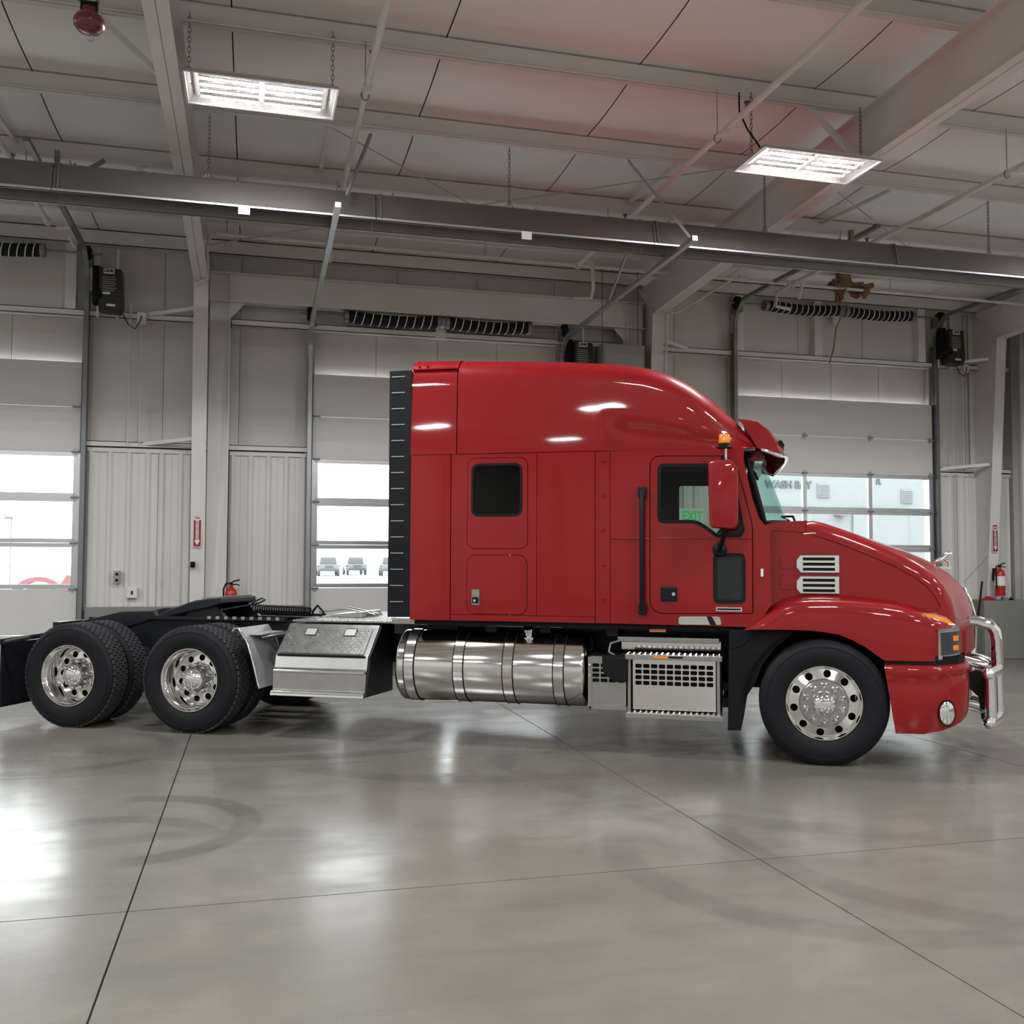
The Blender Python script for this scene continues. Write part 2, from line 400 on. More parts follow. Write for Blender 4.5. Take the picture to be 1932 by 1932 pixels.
# ribbed liner sheets on the lower wall, concrete knee wall below
def liner_sheet(x0, x1, z0, z1):
    prof = []; x = x0; pitch = 0.245
    while x < x1-1e-4:
        for dx_, dy in ((0.0, 0), (0.032, -0.028), (0.062, -0.028), (0.094, 0), (0.15, 0), (0.158, -0.006), (0.17, -0.006), (0.178, 0), (pitch, 0)):
            if x+dx_ <= x1+1e-6: prof.append((x+dx_, 14.34+dy))
        x += pitch
    rows = [[(p[0], p[1], z0) for p in prof], [(p[0], p[1], z1) for p in prof]]
    b = MB().grid(rows); b.box(x0, x1, 14.36, 14.38, z0, z1)
    b.build('liner_panel', 'liner', wall_back)
    MB().box(x0, x1, 14.31, 14.36, z1-0.055, z1).build('liner_trim', 'liner', wall_back)
for a, b in ((XL, -11.0), (-11.0, -8.5), (-8.5, -6.08), (-2.22, -1.3), (-1.3, -0.84), (-0.36, 0.70), (4.54, 5.52), (6.0, 6.75), (6.75, 7.40), (11.24, 12.0), (12.2, XR)):
    liner_sheet(a, b, KNEE, LINER-0.03)
for a, b in ((XL, -6.1), (-2.2, 0.68), (4.56, 7.38), (11.26, XR)):
    MB().box(a, b, 14.25, 14.5, 0, KNEE).build('knee_wall', 'knee', wall_back, bevel=0.008)
MB().box(11.80, XR, 13.88, 14.27, 0, KNEE).build('concrete_pier', 'knee', wall_back, bevel=0.012)

# right end wall, left wall, wall behind the camera
wall_right = struct(MB().box(XR, XR+0.1, YF, YB+0.08, 0, 6.7).build('wall_right', 'steel_grey'))
prof = []
y = YF+0.05
while y < 14.2:
    for dy, dx_ in ((0, 0), (0.04, -0.035), (0.09, -0.035), (0.13, 0), (0.30, 0)): prof.append((XR-0.02+dx_, min(y+dy, 14.24)))
    y += 0.305
MB().grid([[(p[0], p[1], 0.98) for p in prof], [(p[0], p[1], 6.1) for p in prof]]).build('liner_panel', 'liner', wall_right)
MB().box(XR-0.12, XR, YF+0.3, 13.86, 0, 0.98).build('knee_wall', 'knee', wall_right)
wall_left = struct(MB().box(XL-0.1, XL, YF, YB+0.08, 0, 6.7).build('wall_left', 'liner'))
wf = MB(); FD = ((-11.5, -7.8), (-5.6, -1.9), (0.4, 4.1), (6.6, 10.3))
fx = [XL]+[v for d in FD for v in d]+[XR]
wf.box(XL, XR, YF-0.1, YF, 0, 6.7)
wall_front = struct(wf.build('wall_front', 'liner'))

# roof: sheet, purlins, insulation blankets
ridge = zb(1.0)+0.45
cb = MB()
cb.add([(XL, YB+0.1, zb(14.5)+0.42), (XR, YB+0.1, zb(14.5)+0.42), (XR, 1.0, ridge), (XL, 1.0, ridge), (XL, YF-0.1, zb(YF)+0.42), (XR, YF-0.1, zb(YF)+0.42)], [(0, 1, 2, 3), (3, 2, 5, 4)])
ceiling = struct(cb.build('ceiling', 'roof_sheet', solid=0.05))
PY = [13.1-1.53*k for k in range(0, 17)]
def purlin_mesh():
    b = MB(); L_ = XR-XL
    for y0, y1, z0, z1 in ((-0.004, 0.004, 0, 0.205), (-0.065, 0.0, 0, 0.006), (0.0, 0.065, 0.199, 0.205), (-0.065, -0.06, 0, 0.02)):
        b.box(0, L_, y0, y1, z0, z1)
    return b.mesh('purlin', 'steel_white')
pm = purlin_mesh()
for y in PY: inst('purlin', pm, ceiling, (XL, y, zb(y)))
def roof_pillow():
    rows = []
    for j in range(9):
        r = []
        for i in range(9):
            u, w = i/8, j/8; sag = (1-(2*w-1)**2)*0.9+0.25*(1-(2*u-1)**4)*(1-(2*w-1)**2)
            r.append((u, w, -sag))
        rows.append(r)
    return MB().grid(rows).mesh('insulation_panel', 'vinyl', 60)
rp = roof_pillow()
SX = [XL]+[-2.13+1.87*k for k in range(-6, 9) if XL+0.3 < -2.13+1.87*k < XR-0.3]+[XR]
edges = [14.46]+PY+[YF]
for a, b in zip(edges, edges[1:]):
    za, zb_ = zb(a)+0.22, zb(b)+0.22
    for c, d in zip(SX, SX[1:]):
        o = inst('insulation_panel', rp, ceiling, (c+0.006, b, zb_), (math.atan2(za-zb_, a-b), 0, 0), (d-c-0.012, a-b-0.004, 0.035))

# rigid steel frames
HAUNCH = ((13.72, 5.38), (11.5, 5.50), (9.0, 5.60), (6.4, 5.66), (1.0, 5.74))
def frame_mesh_parts(fr):
    w = 0.095
    def col_parts(s):
        def Y(v): return v if s > 0 else 2.0-v
        b = MB()
        yo, yi0, yi1, zt = 14.40, 14.14, 13.72, 5.38
        def quadbox(p, q, wd, th):     # flange strip between two (y,z) points, width in x
            p = Vector((0, Y(p[0]), p[1])); q = Vector((0, Y(q[0]), q[1])); t = (q-p).normalized(); n = Vector((1, 0, 0)).cross(t)*th
            vs_ = [p+Vector((sx*wd, 0, 0))+n*k for k in (0, 1) for sx in (-1, 1)]+[q+Vector((sx*wd, 0, 0))+n*k for k in (0, 1) for sx in (-1, 1)]
            b.add(vs_, [(0, 1, 3, 2), (4, 6, 7, 5), (0, 4, 5, 1), (2, 3, 7, 6), (0, 2, 6, 4), (1, 5, 7, 3)])
        quadbox((yi0, 0), (yi1, zt), w, 0.012); quadbox((yo, 0), (yo, 5.95), w, 0.012)
        web = [(Y(yo), 0.0), (Y(yi0), 0.0), (Y(yi1), zt), (Y(yi1), 5.96), (Y(yo), 5.95)]
        b.prism(web, 'x', -0.006, 0.006)
        quadbox((yi1, zt), (yo, 5.95), w*0.9, 0.01)
        b.box(-0.11, 0.11, min(Y(14.42), Y(14.06)), max(Y(14.42), Y(14.06)), 0, 0.02)
        return b
    def raf_parts(s):
        def Y(v): return v if s > 0 else 2.0-v
        b = MB()
        up = [(y, zb(y)) for y, z in HAUNCH]
        for (y0, z0), (y1, z1) in zip(HAUNCH, HAUNCH[1:]):
            b.add([(sx*w, Y(y0), z0+k) for k in (0, 0.012) for sx in (-1, 1)]+[(sx*w, Y(y1), z1+k) for k in (0, 0.012) for sx in (-1, 1)],
                  [(0, 1, 3, 2), (4, 6, 7, 5), (0, 4, 5, 1), (2, 3, 7, 6), (0, 2, 6, 4), (1, 5, 7, 3)])
            u0, u1 = zb(y0)-0.014, zb(y1)-0.014
            b.add([(sx*w, Y(y0), u0+k) for k in (0, 0.012) for sx in (-1, 1)]+[(sx*w, Y(y1), u1+k) for k in (0, 0.012) for sx in (-1, 1)],
                  [(0, 1, 3, 2), (4, 6, 7, 5), (0, 4, 5, 1), (2, 3, 7, 6), (0, 2, 6, 4), (1, 5, 7, 3)])
            b.prism([(Y(y0), z0), (Y(y1), z1), (Y(y1), zb(y1)-0.01), (Y(y0), zb(y0)-0.01)], 'x', -0.005, 0.005)
        return b
    out = []
    for s in (1, -1):
        out.append(('column', col_parts(s).mesh('column', 'steel_white')))
        out.append(('rafter', raf_parts(s).mesh('rafter', 'steel_white')))
    return out
fparts = frame_mesh_parts(None)
def brace_tube(p, q, r=0.028):
    return MB().tube([p, q], r, 4)
FL = {-13.4: 'white steel frame at the far left end, outside the picture', -7.40: 'white steel frame left of the leftmost overhead door', -0.75: 'white steel column and rafter beside the door windows behind the truck tail',
      5.89: 'white steel column and wide tapered rafter between the middle and right doors', 12.10: 'white steel column and rafter in the right corner holding an extinguisher'}
for X in FRAMES:
    e = empty('steel_frame', (X, 0, 0), 0, FL[X], 'steel frame', 'rigid frames of the building')
    for nm, me in fparts: inst(nm, me, e)
    for y in (11.57, 8.51, 5.45, 2.39):
        zl = interp(-y, [(-a, b) for a, b in HAUNCH])
        for s in (-1, 1):
            if X > 12 and s > 0: continue
            if X == -0.75 and s > 0 and y == 8.51: continue
            brace_tube((s*0.02, y, zl+0.03), (s*0.62, y, zb(y)+0.03), 0.034).build('flange_brace', 'steel_white', e)
    # braces from column to girts
    for z in (4.98, LINER):
        for s in (-1, 1):
            if X > 12 and s > 0: continue
            if X == -0.75 and s > 0: continue
            if X == 5.89 and s < 0: continue
            brace_tube((0.04*s, 13.98, z+0.1), (s*0.78, 14.33, z+0.03), 0.035).build('flange_brace', 'steel_white', e)

# portal frame between the second and third columns
pf = empty('portal_frame', (0, 0, 0), 0, 'horizontal steel portal beam with side posts above the middle door', 'steel beam')
b = MB(); b.box(-0.66, 5.80, 14.12, 14.132, 5.22, 5.62); b.box(-0.66, 5.80, 14.03, 14.22, 5.61, 5.625); b.box(-0.66, 5.80, 14.03, 14.22, 5.215, 5.23)
b.build('beam', 'steel_white', pf)
for x0, x1, xf in ((-0.65, -0.37, -0.38), (5.52, 5.80, 5.52)):
    b = MB(); b.box(x0, x1, 14.14, 14.152, 0, 5.22); b.box(xf-0.006, xf+0.006, 14.05, 14.24, 0, 5.62)
    b.build('post', 'steel_white', pf)
    s = 1 if x0 < 0 else -1
    MB().prism([(xf, 5.215), (xf+s*0.20, 5.215), (xf, 4.99)], 'y', 14.12, 14.135).build('gusset', 'steel_white', pf)

# ---------------------------------------------------------------- overhead doors
def hinge_mesh():
    b = MB(); b.box(-0.035, 0.035, -0.012, 0, -0.03, 0.03); b.cyl((-0.05, -0.018, 0), (0.05, -0.018, 0), 0.012, 8)
    b.prism([(-0.025, 0.03), (0.025, 0.03), (0.0, 0.065)], 'y', -0.006, 0); b.prism([(-0.025, -0.03), (0.0, -0.065), (0.025, -0.03)], 'y', -0.006, 0)
    return b.mesh('hinge', 'galv')
hm = hinge_mesh()
HIGH = {0: True, 1: False, 2: True}
for di, (a, b_) in enumerate(DOORS):
    dr = struct(MB().box(a+0.005, b_-0.005, 14.285, 14.335, 0.0, DZ-0.004).build('door_%d' % (di+1), 'door_white', bevel=0.004))
    for k in (1, 5, 6):
        MB().box(a+0.005, b_-0.005, 14.285, 14.335, DZ*k+0.002, DZ*(k+1)-0.004).build('door_panel', 'door_white', dr, bevel=0.004)
    w = (b_-a); mull = [a+w/3, a+2*w/3]
    for k in (2, 3, 4):
        z0, z1 = DZ*k+0.001, DZ*(k+1)-0.001; f = MB()
        f.box(a, b_, 14.285, 14.335, z0, z0+0.058); f.box(a, b_, 14.285, 14.335, z1-0.058, z1)
        for x0, x1 in ((a, a+0.085), (b_-0.085, b_), (mull[0]-0.035, mull[0]+0.035), (mull[1]-0.035, mull[1]+0.035)): f.box(x0, x1, 14.286, 14.334, z0, z1)
        fo = f.build('window_frame', 'aluminium', dr)
        for x0, x1 in ((a+0.085, mull[0]-0.035), (mull[0]+0.035, mull[1]-0.035), (mull[1]+0.035, b_-0.085)):
            MB().box(x0, x1, 14.307, 14.313, z0+0.058, z1-0.058).build('pane', 'pane', fo)
    for k in range(1, 7):
        for x in [a+0.06, b_-0.06]+mull:
            inst('hinge', hm, dr, (x, 14.285, DZ*k))
    # tracks
    zh = 5.80 if HIGH[di] else 5.02
    for x in (a-0.045, b_+0.045):
        pts = [(x, 14.22, 0.0), (x, 14.22, zh-0.42)]
        for i in range(1, 7):
            t = R2(90*i/6); pts.append((x, 14.22-0.4*(1-math.cos(t)), zh-0.42+0.4*math.sin(t)))
        yend = 10.45 if HIGH[di] else 9.5
        pts.append((x, yend, zh-0.02+0.02*(13.8-yend)*(0.3 if HIGH[di] else 1.0)))
        MB().tube(pts, 0.045, 4, flat=(0.9, 0.8)).build('track', 'galv' if not HIGH[di] else 'track_dark', dr)
        MB().box(x-0.03, x+0.03, 14.26, 14.345, 0.02, min(zh-0.45, 5.3)).build('track_angle', 'track_dark', dr)
        MB().tube([(x, 12.2, zh+0.03), (x+0.25, 11.65, zb(11.6))], 0.018, 4).build('hanger', 'galv', dr)
    # torsion springs on a shaft
    zs = 5.76 if HIGH[di] else 5.13; ys = 14.12; mid = (a+b_)/2+0.02
    MB().cyl((a-0.2, ys, zs), (b_+0.25, ys, zs), 0.017, 10).build('shaft', 'track_dark', dr, smooth=40)
    for x in (a-0.06, b_+0.06):
        MB().lathe([(0.0, -0.045), (0.075, -0.045), (0.105, -0.03), (0.105, 0.03), (0.06, 0.05), (0.0, 0.05)], (x, ys, zs), 'x', 20).build('cable_drum', 'black', dr, smooth=40)
    for x0, x1 in ((a+0.45, mid-0.06), (mid+0.06, b_-0.50)):
        def sag(t): return zs-0.035*math.sin(math.pi*t)
        pts = [(x0+(x1-x0)*t/10, ys, sag(t/10)) for t in range(11)]
        sp = MB().tube(pts, 0.088, 16).build('torsion_spring', 'spring', dr, smooth=40)
        hp = []; turns = 11 if not HIGH[di] else 13
        for i in range(turns*10+1):
            t = i/(turns*10); an = 2*math.pi*turns*t
            hp.append((x0+(x1-x0)*t, ys-0.088*math.cos(an), sag(t)+0.088*math.sin(an)))
        MB().tube(hp, 0.0085, 4).build('stripe', 'stripe', sp)
        for xe in (x0, x1): MB().cyl((xe-0.03, ys, sag(0)), (xe+0.03, ys, sag(0)), 0.095, 14).build('cone', 'track_dark', sp, smooth=40)
    MB().box(mid-0.075, mid+0.075, 14.28, 14.30, zs-0.20, zs+0.10).box(mid-0.03, mid+0.03, 14.1, 14.3, zs-0.06, zs+0.06).build('spring_anchor', 'steel_white', dr)
    for x in (a-0.045, b_+0.03): MB().box(x-0.02, x+0.08, 14.1, 14.3, zs-0.14, zs+0.02).build('bearing_plate', 'track_dark', dr)
# closed doors on the opposite side of the hall, behind the camera
for di, (a, b_) in enumerate(FD):
    dr = struct(MB().box(a, b_, YF+0.01, YF+0.06, 0.0, DZ-0.004).build('door_%d' % (di+4), 'door_white'))
    for k in range(1, 7): MB().box(a, b_, YF+0.01, YF+0.06, DZ*k+0.002, DZ*(k+1)-0.004).build('door_panel', 'door_white', dr)

# ---------------------------------------------------------------- lights
def chain_mesh(length, name='chain'):
    b = MB(); n = int(length/0.042)
    for i in range(n):
        z = -(i+0.5)*length/n; h = length/n*0.66; w = 0.013; pts = []
        for t in range(8):
            an = 2*math.pi*t/8; u = w*math.cos(an); v = h*math.sin(an)
            pts.append((u, 0, z+v) if i % 2 else (0, u, z+v))
        b.tube(pts, 0.0038, 4, closed=True)
    return b.mesh(name, 'track_dark')
chm = chain_mesh(0.60); chm2 = chain_mesh(0.68)
def build_light():
    e = empty('high_bay_light', (0, 0, 0))
    L_, W_ = 0.615, 0.29
    # open pan: sloped sides and flat back
    pan = MB()
    o = [(-L_, -W_, 0), (L_, -W_, 0), (L_, W_, 0), (-L_, W_, 0)]; i_ = [(-L_+0.06, -W_+0.06, 0.06), (L_-0.06, -W_+0.06, 0.06), (L_-0.06, W_-0.06, 0.06), (-L_+0.06, W_-0.06, 0.06)]
    pan.add(o+i_, [(0, 1, 5, 4), (1, 2, 6, 5), (2, 3, 7, 6), (3, 0, 4, 7), (4, 5, 6, 7)])
    pan.build('housing', 'steel_white', e, solid=0.004)
    rim = MB()
    for x0, x1, y0, y1 in ((-L_-0.008, L_+0.008, -W_-0.012, -W_+0.004), (-L_-0.008, L_+0.008, W_-0.004, W_+0.012), (-L_-0.012, -L_+0.004, -W_, W_), (L_-0.004, L_+0.012, -W_, W_)): rim.box(x0, x1, y0, y1, -0.012, 0.012)
    rim.build('rim', 'aluminium', e)
    MB().box(-0.35, 0.35, -0.12, 0.12, 0.062, 0.10).build('ballast_box', 'steel_white', e)
    for k in range(4):
        y = -0.165+0.11*k
        for x0, x1 in ((-0.50, -0.025), (0.025, 0.50)):
            tb_ = MB().prism([(y+0.017*math.cos(R2(a_)), 0.008+0.017*math.sin(R2(a_))) for a_ in range(0, 181, 30)], 'x', x0, x1).build('led_tube', 'aluminium', e)
            MB().add([(x0, y-0.0165, 0.0072), (x1, y-0.0165, 0.0072), (x1, y+0.0165, 0.0072), (x0, y+0.0165, 0.0072)], [(0, 3, 2, 1)]).build('led_strip', 'led_tube', tb_)
    for x in (-0.53, 0.0, 0.53): MB().box(x-0.018, x+0.018, -0.2, 0.2, 0.03, 0.055).build('socket_bar', 'steel_white', e)
    for x in (-L_+0.02, L_-0.02):
        inst('chain', chm, e, (x, 0, 0.64))
        MB().tube([(x, -0.0, 0.06), (x-0.03 if x > 0 else x+0.03, 0, 0.02)], 0.004, 4).build('hook', 'track_dark', e)
    return e
lamp = build_light()
LP = [(0.0, 8.47, 5.60, 'hanging high bay light nearer the left steel column'), (5.12, 8.30, 5.47, 'hanging high bay light nearer the wide right rafter')]
unseen = [(-5.25, 8.47, 5.6), (-10.5, 8.47, 5.6), (10.4, 8.55, 5.58)]+[(x, y, 5.75) for x in (-10.5, -5.0, 0.1, 4.95, 10.4) for y in (2.9, -2.6, -8.1)]
for i, it in enumerate(LP):
    o = lamp if i == 0 else copy_tree(lamp)
    o.location = it[:3]; tag(o, it[3], 'light', 'high bay lights hanging from the roof')
for x, y, z in unseen:
    o = copy_tree(lamp); o.location = (x, y, z); tag(o, 'high bay light of the hall outside the picture', 'light', 'high bay lights hanging from the roof')
tag(MB().tube([(4.40, 8.3, 6.10), (4.40, 8.3, 5.92), (4.48, 8.3, 5.76), (4.58, 8.3, 5.64), (4.64, 8.3, 5.56)], 0.009, 6).build('light_cable', 'black'), 'black power cable drooping to the right high bay light', 'cable')

# infrared tube heater
ht = empty('tube_heater', (0, 10.08, 5.12), 0, 'long dark infrared tube heater hanging across the hall on chains', 'heater')
x = -8.0; n = 0
while x < 11.9:
    x1 = min(x+3.05, 12.0)
    sec = [(-0.20, 0.0), (-0.19, 0.02), (-0.12, 0.27), (-0.06, 0.30), (0.06, 0.30), (0.12, 0.27), (0.19, 0.02), (0.20, 0.0)]
    MB().grid([[(x+0.004, p[0], p[1]) for p in sec], [(x1-0.004, p[0], p[1]) for p in sec]]).build('reflector', 'heater_steel', ht, solid=0.004)
    for s in (-1, 1): MB().box(x+0.004, x1-0.004, s*0.20-0.006, s*0.20+0.006, -0.012, 0.006).build('reflector_lip', 'galv', ht)
    MB().tube([(x+0.05, s*0.205, 0) for s in (-1,)]+[(x+0.05, -0.13, 0.28), (x+0.05, 0.0, 0.315), (x+0.05, 0.13, 0.28), (x+0.05, 0.205, 0)], 0.008, 6).build('hanger_bracket', 'track_dark', ht)
    x = x1
MB().cyl((-8.0, 0, 0.09), (11.8, 0, 0.09), 0.052, 14).build('radiant_tube', 'heater_tube', ht, smooth=40)
for x in (-0.5, 2.60, 5.66, 8.73, -3.6):
    inst('chain', chm2, ht, (x, 0, 0.98)); MB().tube([(x-0.05, 0, 0.31), (x, 0, 0.40), (x+0.05, 0, 0.31)], 0.005, 5).build('hook', 'track_dark', ht)
for x in (-0.15, 2.74): MB().box(x-0.055, x+0.055, -0.212, -0.206, -0.085, 0.0).build('label_plate', 'sign_white', ht)

# sprinkler pipework
def pipe(name, pts, r, label, group=None, n=10):
    return tag(MB().tube(pts, r, n).build(name, 'pipe_white', None, smooth=50), label, 'pipe', group)
G = 'sprinkler pipes under the roof'
for X, lab in ((0.87, 'white sprinkler branch pipe running just right of the left light'), (4.22, 'white sprinkler branch pipe passing left of the right light'), (7.52, 'white sprinkler branch pipe crossing the ceiling right of the wide rafter'), (-2.45, 'white sprinkler branch pipe above the leftmost overhead door')):
    e = empty('sprinkler_branch', (X, 0, 0), 0, lab, 'pipe', G)
    MB().tube([(0, -11.5, 5.80), (0, 12.55, 5.66)], 0.03, 10).build('pipe', 'pipe_white', e, smooth=50)
    for y in (11.2, 8.2, 5.2):
        MB().lathe([(0.0, 0.0), (0.042, 0.0), (0.042, 0.05), (0.0, 0.05)], (0, y, 5.66), 'y', 12).build('coupling', 'pipe_white', e, smooth=40)
        MB().cyl((0, y+0.2, 5.70), (0, y+0.2, zb(y)), 0.006, 6).build('hanger_rod', 'galv', e)
        MB().tube([(0.036*math.cos(t*math.pi/4), y+0.2, 5.675+0.045*math.sin(t*math.pi/4)) for t in range(8)], 0.006, 4, closed=True).build('hanger_ring', 'track_dark', e)
        MB().box(-0.012, 0.012, y-0.4, y-0.376, 5.69, 5.76).lathe([(0.03, 0.0), (0.03, 0.006), (0.0, 0.006)], (0, y-0.388, 5.76), 'z', 10).build('sprinkler_head', 'track_dark', e)
    MB().lathe([(0.0, 0), (0.05, 0), (0.05, 0.05), (0.0, 0.05)], (0, 12.54, 5.66), 'y', 12).build('end_cap', 'pipe_white', e, smooth=40)
    if X > 0:
        MB().tube([(0.0, 12.3, 5.66), (0.12, 12.32, 5.62), (0.14, 12.35, 5.30), (0.12, 12.37, 5.16), (-0.12, 12.40, 5.15)] if X in (4.22,) else [(0, 12.3, 5.66), (0, 12.45, 5.4)], 0.024, 8).build('drop_pipe', 'pipe_white', e, smooth=50)
e = empty('sprinkler_main', (0, 0, 0), 0, 'white sprinkler main pipe running along the back wall under the purlins', 'pipe', G)
MB().tube([(-0.6, 12.95, 5.80), (12.5, 12.95, 5.75)], 0.024, 10).build('pipe', 'pipe_white', e, smooth=50)
MB().tube([(-0.6, 12.95, 5.80), (-0.66, 13.2, 5.72), (-0.66, 13.55, 5.38), (-0.82, 13.58, 5.30)], 0.022, 8).build('drop_pipe', 'pipe_white', e, smooth=50)
for x in (0.2, 6.9): MB().lathe([(0.0, -0.06), (0.036, -0.06), (0.036, 0.06), (0.0, 0.06)], (x, 12.95, 5.795), 'x', 10).build('coupling', 'pipe_white', e, smooth=40)
for x in (-0.4, 3.0, 6.2, 9.4): MB().cyl((x, 12.95, 5.80), (x, 12.95, zb(13)), 0.006, 6).build('hanger_rod', 'galv', e)
pipe('sprinkler_drop', [(6.75, 12.95, 5.78), (6.35, 13.3, 5.52), (6.12, 13.52, 5.38), (5.99, 13.62, 5.36), (5.985, 13.66, 4.4), (5.985, 13.7, 3.0)], 0.020, 'white conduit dropping along the middle steel column', G)
pipe('sprinkler_elbow', [(-2.30, 13.1, 5.66), (-2.30, 13.5, 5.66), (-2.28, 13.55, 5.92), (-2.26, 13.6, 5.95), (-2.55, 13.65, 5.93)], 0.026, 'white pipe elbow over the left door spring', G)
pipe('sprinkler_riser', [(7.66, 12.9, 5.74), (7.66, 13.3, 5.74), (7.66, 13.32, 5.52), (7.9, 13.34, 5.50)], 0.026, 'white pipe drop over the right door spring', G)
# cross bracing rods in the roof
for k, (p, q, lab) in enumerate((((0.72, 10.0, 6.05), (2.95, 12.0, 5.99), 'thin brace rod sloping down behind the left light'), ((2.47, 11.7, 6.0), (5.80, 9.35, 6.06), 'thin brace rod rising to the wide right rafter'),
                                 ((5.95, 9.6, 6.02), (8.6, 11.5, 5.98), 'thin brace rod right of the wide rafter'), ((-0.66, 13.2, 5.72), (2.2, 11.7, 5.98), 'thin brace rod above the portal beam'))):
    tag(MB().cyl(p, q, 0.008, 6).build('brace_rod', 'steel_grey'), lab, 'rod', 'roof brace rods')
# sag struts between purlins
for k, (x, y0, y1, lab) in enumerate(((0.68, 10.08, 11.61, 'thin strut between purlins behind the left light'), (4.55, 10.08, 11.61, 'thin strut between purlins left of the right light'), (-2.6, 10.08, 11.61, 'thin strut between purlins at the left edge'), (7.35, 10.08, 11.61, 'thin strut between purlins right of the wide rafter'))):
    tag(MB().tube([(x, y0+0.02, zb(y0)+0.02), (x, y1-0.02, zb(y1)+0.16)], 0.028, 4).build('purlin_strut', 'steel_white'), lab, 'strut', 'purlin struts')
for k, (p, q, lab) in enumerate((((1.11, 10.1, 6.08), (0.84, 9.75, 5.28), 'perforated hanger strap above the middle door track end'), ((3.95, 10.02, 6.08), (4.5, 9.6, 5.12), 'perforated hanger strap beside the sprinkler branch'))):
    tag(MB().tube([p, q], 0.02, 4).build('hanger_strap', 'galv'), lab, 'strap', 'hanger straps')
for k, (x, lab) in enumerate(((-1.95, 'upright perforated angle on top of the heater, at left'), (6.9, 'upright perforated angle on top of the heater, right of the wide rafter'))):
    b = MB(); b.box(x, x+0.004, 10.25, 10.30, 5.42, 5.64); b.box(x, x+0.05, 10.25, 10.254, 5.42, 5.64)
    tag(b.build('perforated_angle', 'track_dark'), lab, 'bracket', 'perforated angles')
tag(MB().tube([(-1.72, 10.3, 5.44), (-1.50, 10.3, 5.60)], 0.026, 4).build('perforated_angle', 'track_dark'), 'tilted perforated angle on top of the heater, at left', 'bracket', 'perforated angles')
# hanging red reel at the top left
rr = empty('hose_reel', (-1.17, 7.2, 5.36), 0, 'red hanging reel with a small hook near the top left of the ceiling', 'reel')
MB().lathe([(0.0, 0.12), (0.052, 0.12), (0.055, 0.085), (0.085, 0.065), (0.105, 0.03), (0.100, -0.01), (0.075, -0.04), (0.035, -0.055), (0.0, -0.057)], (0, 0, 0), 'z', 24).build('body', 'reel_red', rr, smooth=50)
MB().box(-0.055, 0.055, -0.03, 0.03, 0.09, 0.16).build('bracket', 'black', rr)
MB().tube([(0.02, 0, -0.07), (0.035, 0, -0.10), (0.01, 0, -0.115), (-0.012, 0, -0.10)], 0.005, 6).build('hook', 'galv', rr)
MB().tube([(-0.30, 0.0, 0.33), (-0.05, 0.0, 0.16), (0.05, 0, 0.16), (0.02, 0.0, 0.95)], 0.013, 6).build('hanger', 'track_dark', rr)
# ================================================================ THINGS ON THE BACK WALL
def operator(loc, label):
    e = empty('door_operator', loc, 0, label, 'operator', 'black door operators')
    MB().prism([(-0.14, 0.0), (0.12, -0.02), (0.16, 0.06), (0.16, 0.16), (0.14, 0.56), (-0.14, 0.58)], 'y', -0.13, 0.1).build('housing', 'black_plastic', e, bevel=0.012)
    MB().box(-0.24, -0.14, -0.04, 0.12, 0.1, 0.62).build('motor', 'black', e, bevel=0.02)
    MB().cyl((-0.16, 0.02, 0.20), (-0.16, -0.15, 0.20), 0.07, 16).build('pulley', 'black', e, smooth=40)
    pl = MB().box(-0.085, 0.055, -0.136, -0.128, 0.49, 0.56).build('label_plate', 'sign_white', e)
    inst('lettering', text_mesh('LINK', 0.058, 'black', 0.004, 0.03), pl, (-0.015, -0.138, 0.527), (R2(90), 0, 0), (1.0, 1, 1))
    for i, (x0, x1, z) in enumerate(((-0.11, 0.0, 0.21), (-0.04, 0.07, 0.05))): MB().box(x0, x1, -0.134, -0.128, z, z+0.03).build('label_plate', 'sign_white', e)
    for i in range(7): MB().box(-0.10, 0.06+0.02*(i % 2), -0.1325, -0.128, 0.26+0.03*i, 0.268+0.03*i).build('print_line', 'steel_grey', e)
    MB().box(-0.2, -0.17, 0.10, 0.19, -0.05, 0.9).box(0.05, 0.08, 0.10, 0.19, -0.05, 0.9).build('mounting_rails', 'steel_white', e)
operator((-1.93, 14.09, 4.97), 'black door operator box beside the leftmost door, above the girt')
operator((4.78, 14.09, 4.37), 'black door operator box just above the truck roof')
operator((11.42, 14.09, 4.97), 'black door operator box beside the right door near the corner')
cbn = empty('electrical_cabinet', (5.36, 13.98, 4.1), 0, 'grey metal cabinet hanging behind the truck roof', 'cabinet')
MB().box(-0.33, 0.33, -0.2, 0.2, 0, 0.80).build('body', 'cabinet_grey', cbn, bevel=0.008)
MB().box(-0.30, 0.30, -0.21, -0.2, 0.03, 0.77).build('door', 'cabinet_grey', cbn)
for x in (-0.28, 0.30): MB().cyl((x, 0, 0.8), (x, 0, 1.98), 0.007, 6).build('hanger_rod', 'track_dark', cbn)

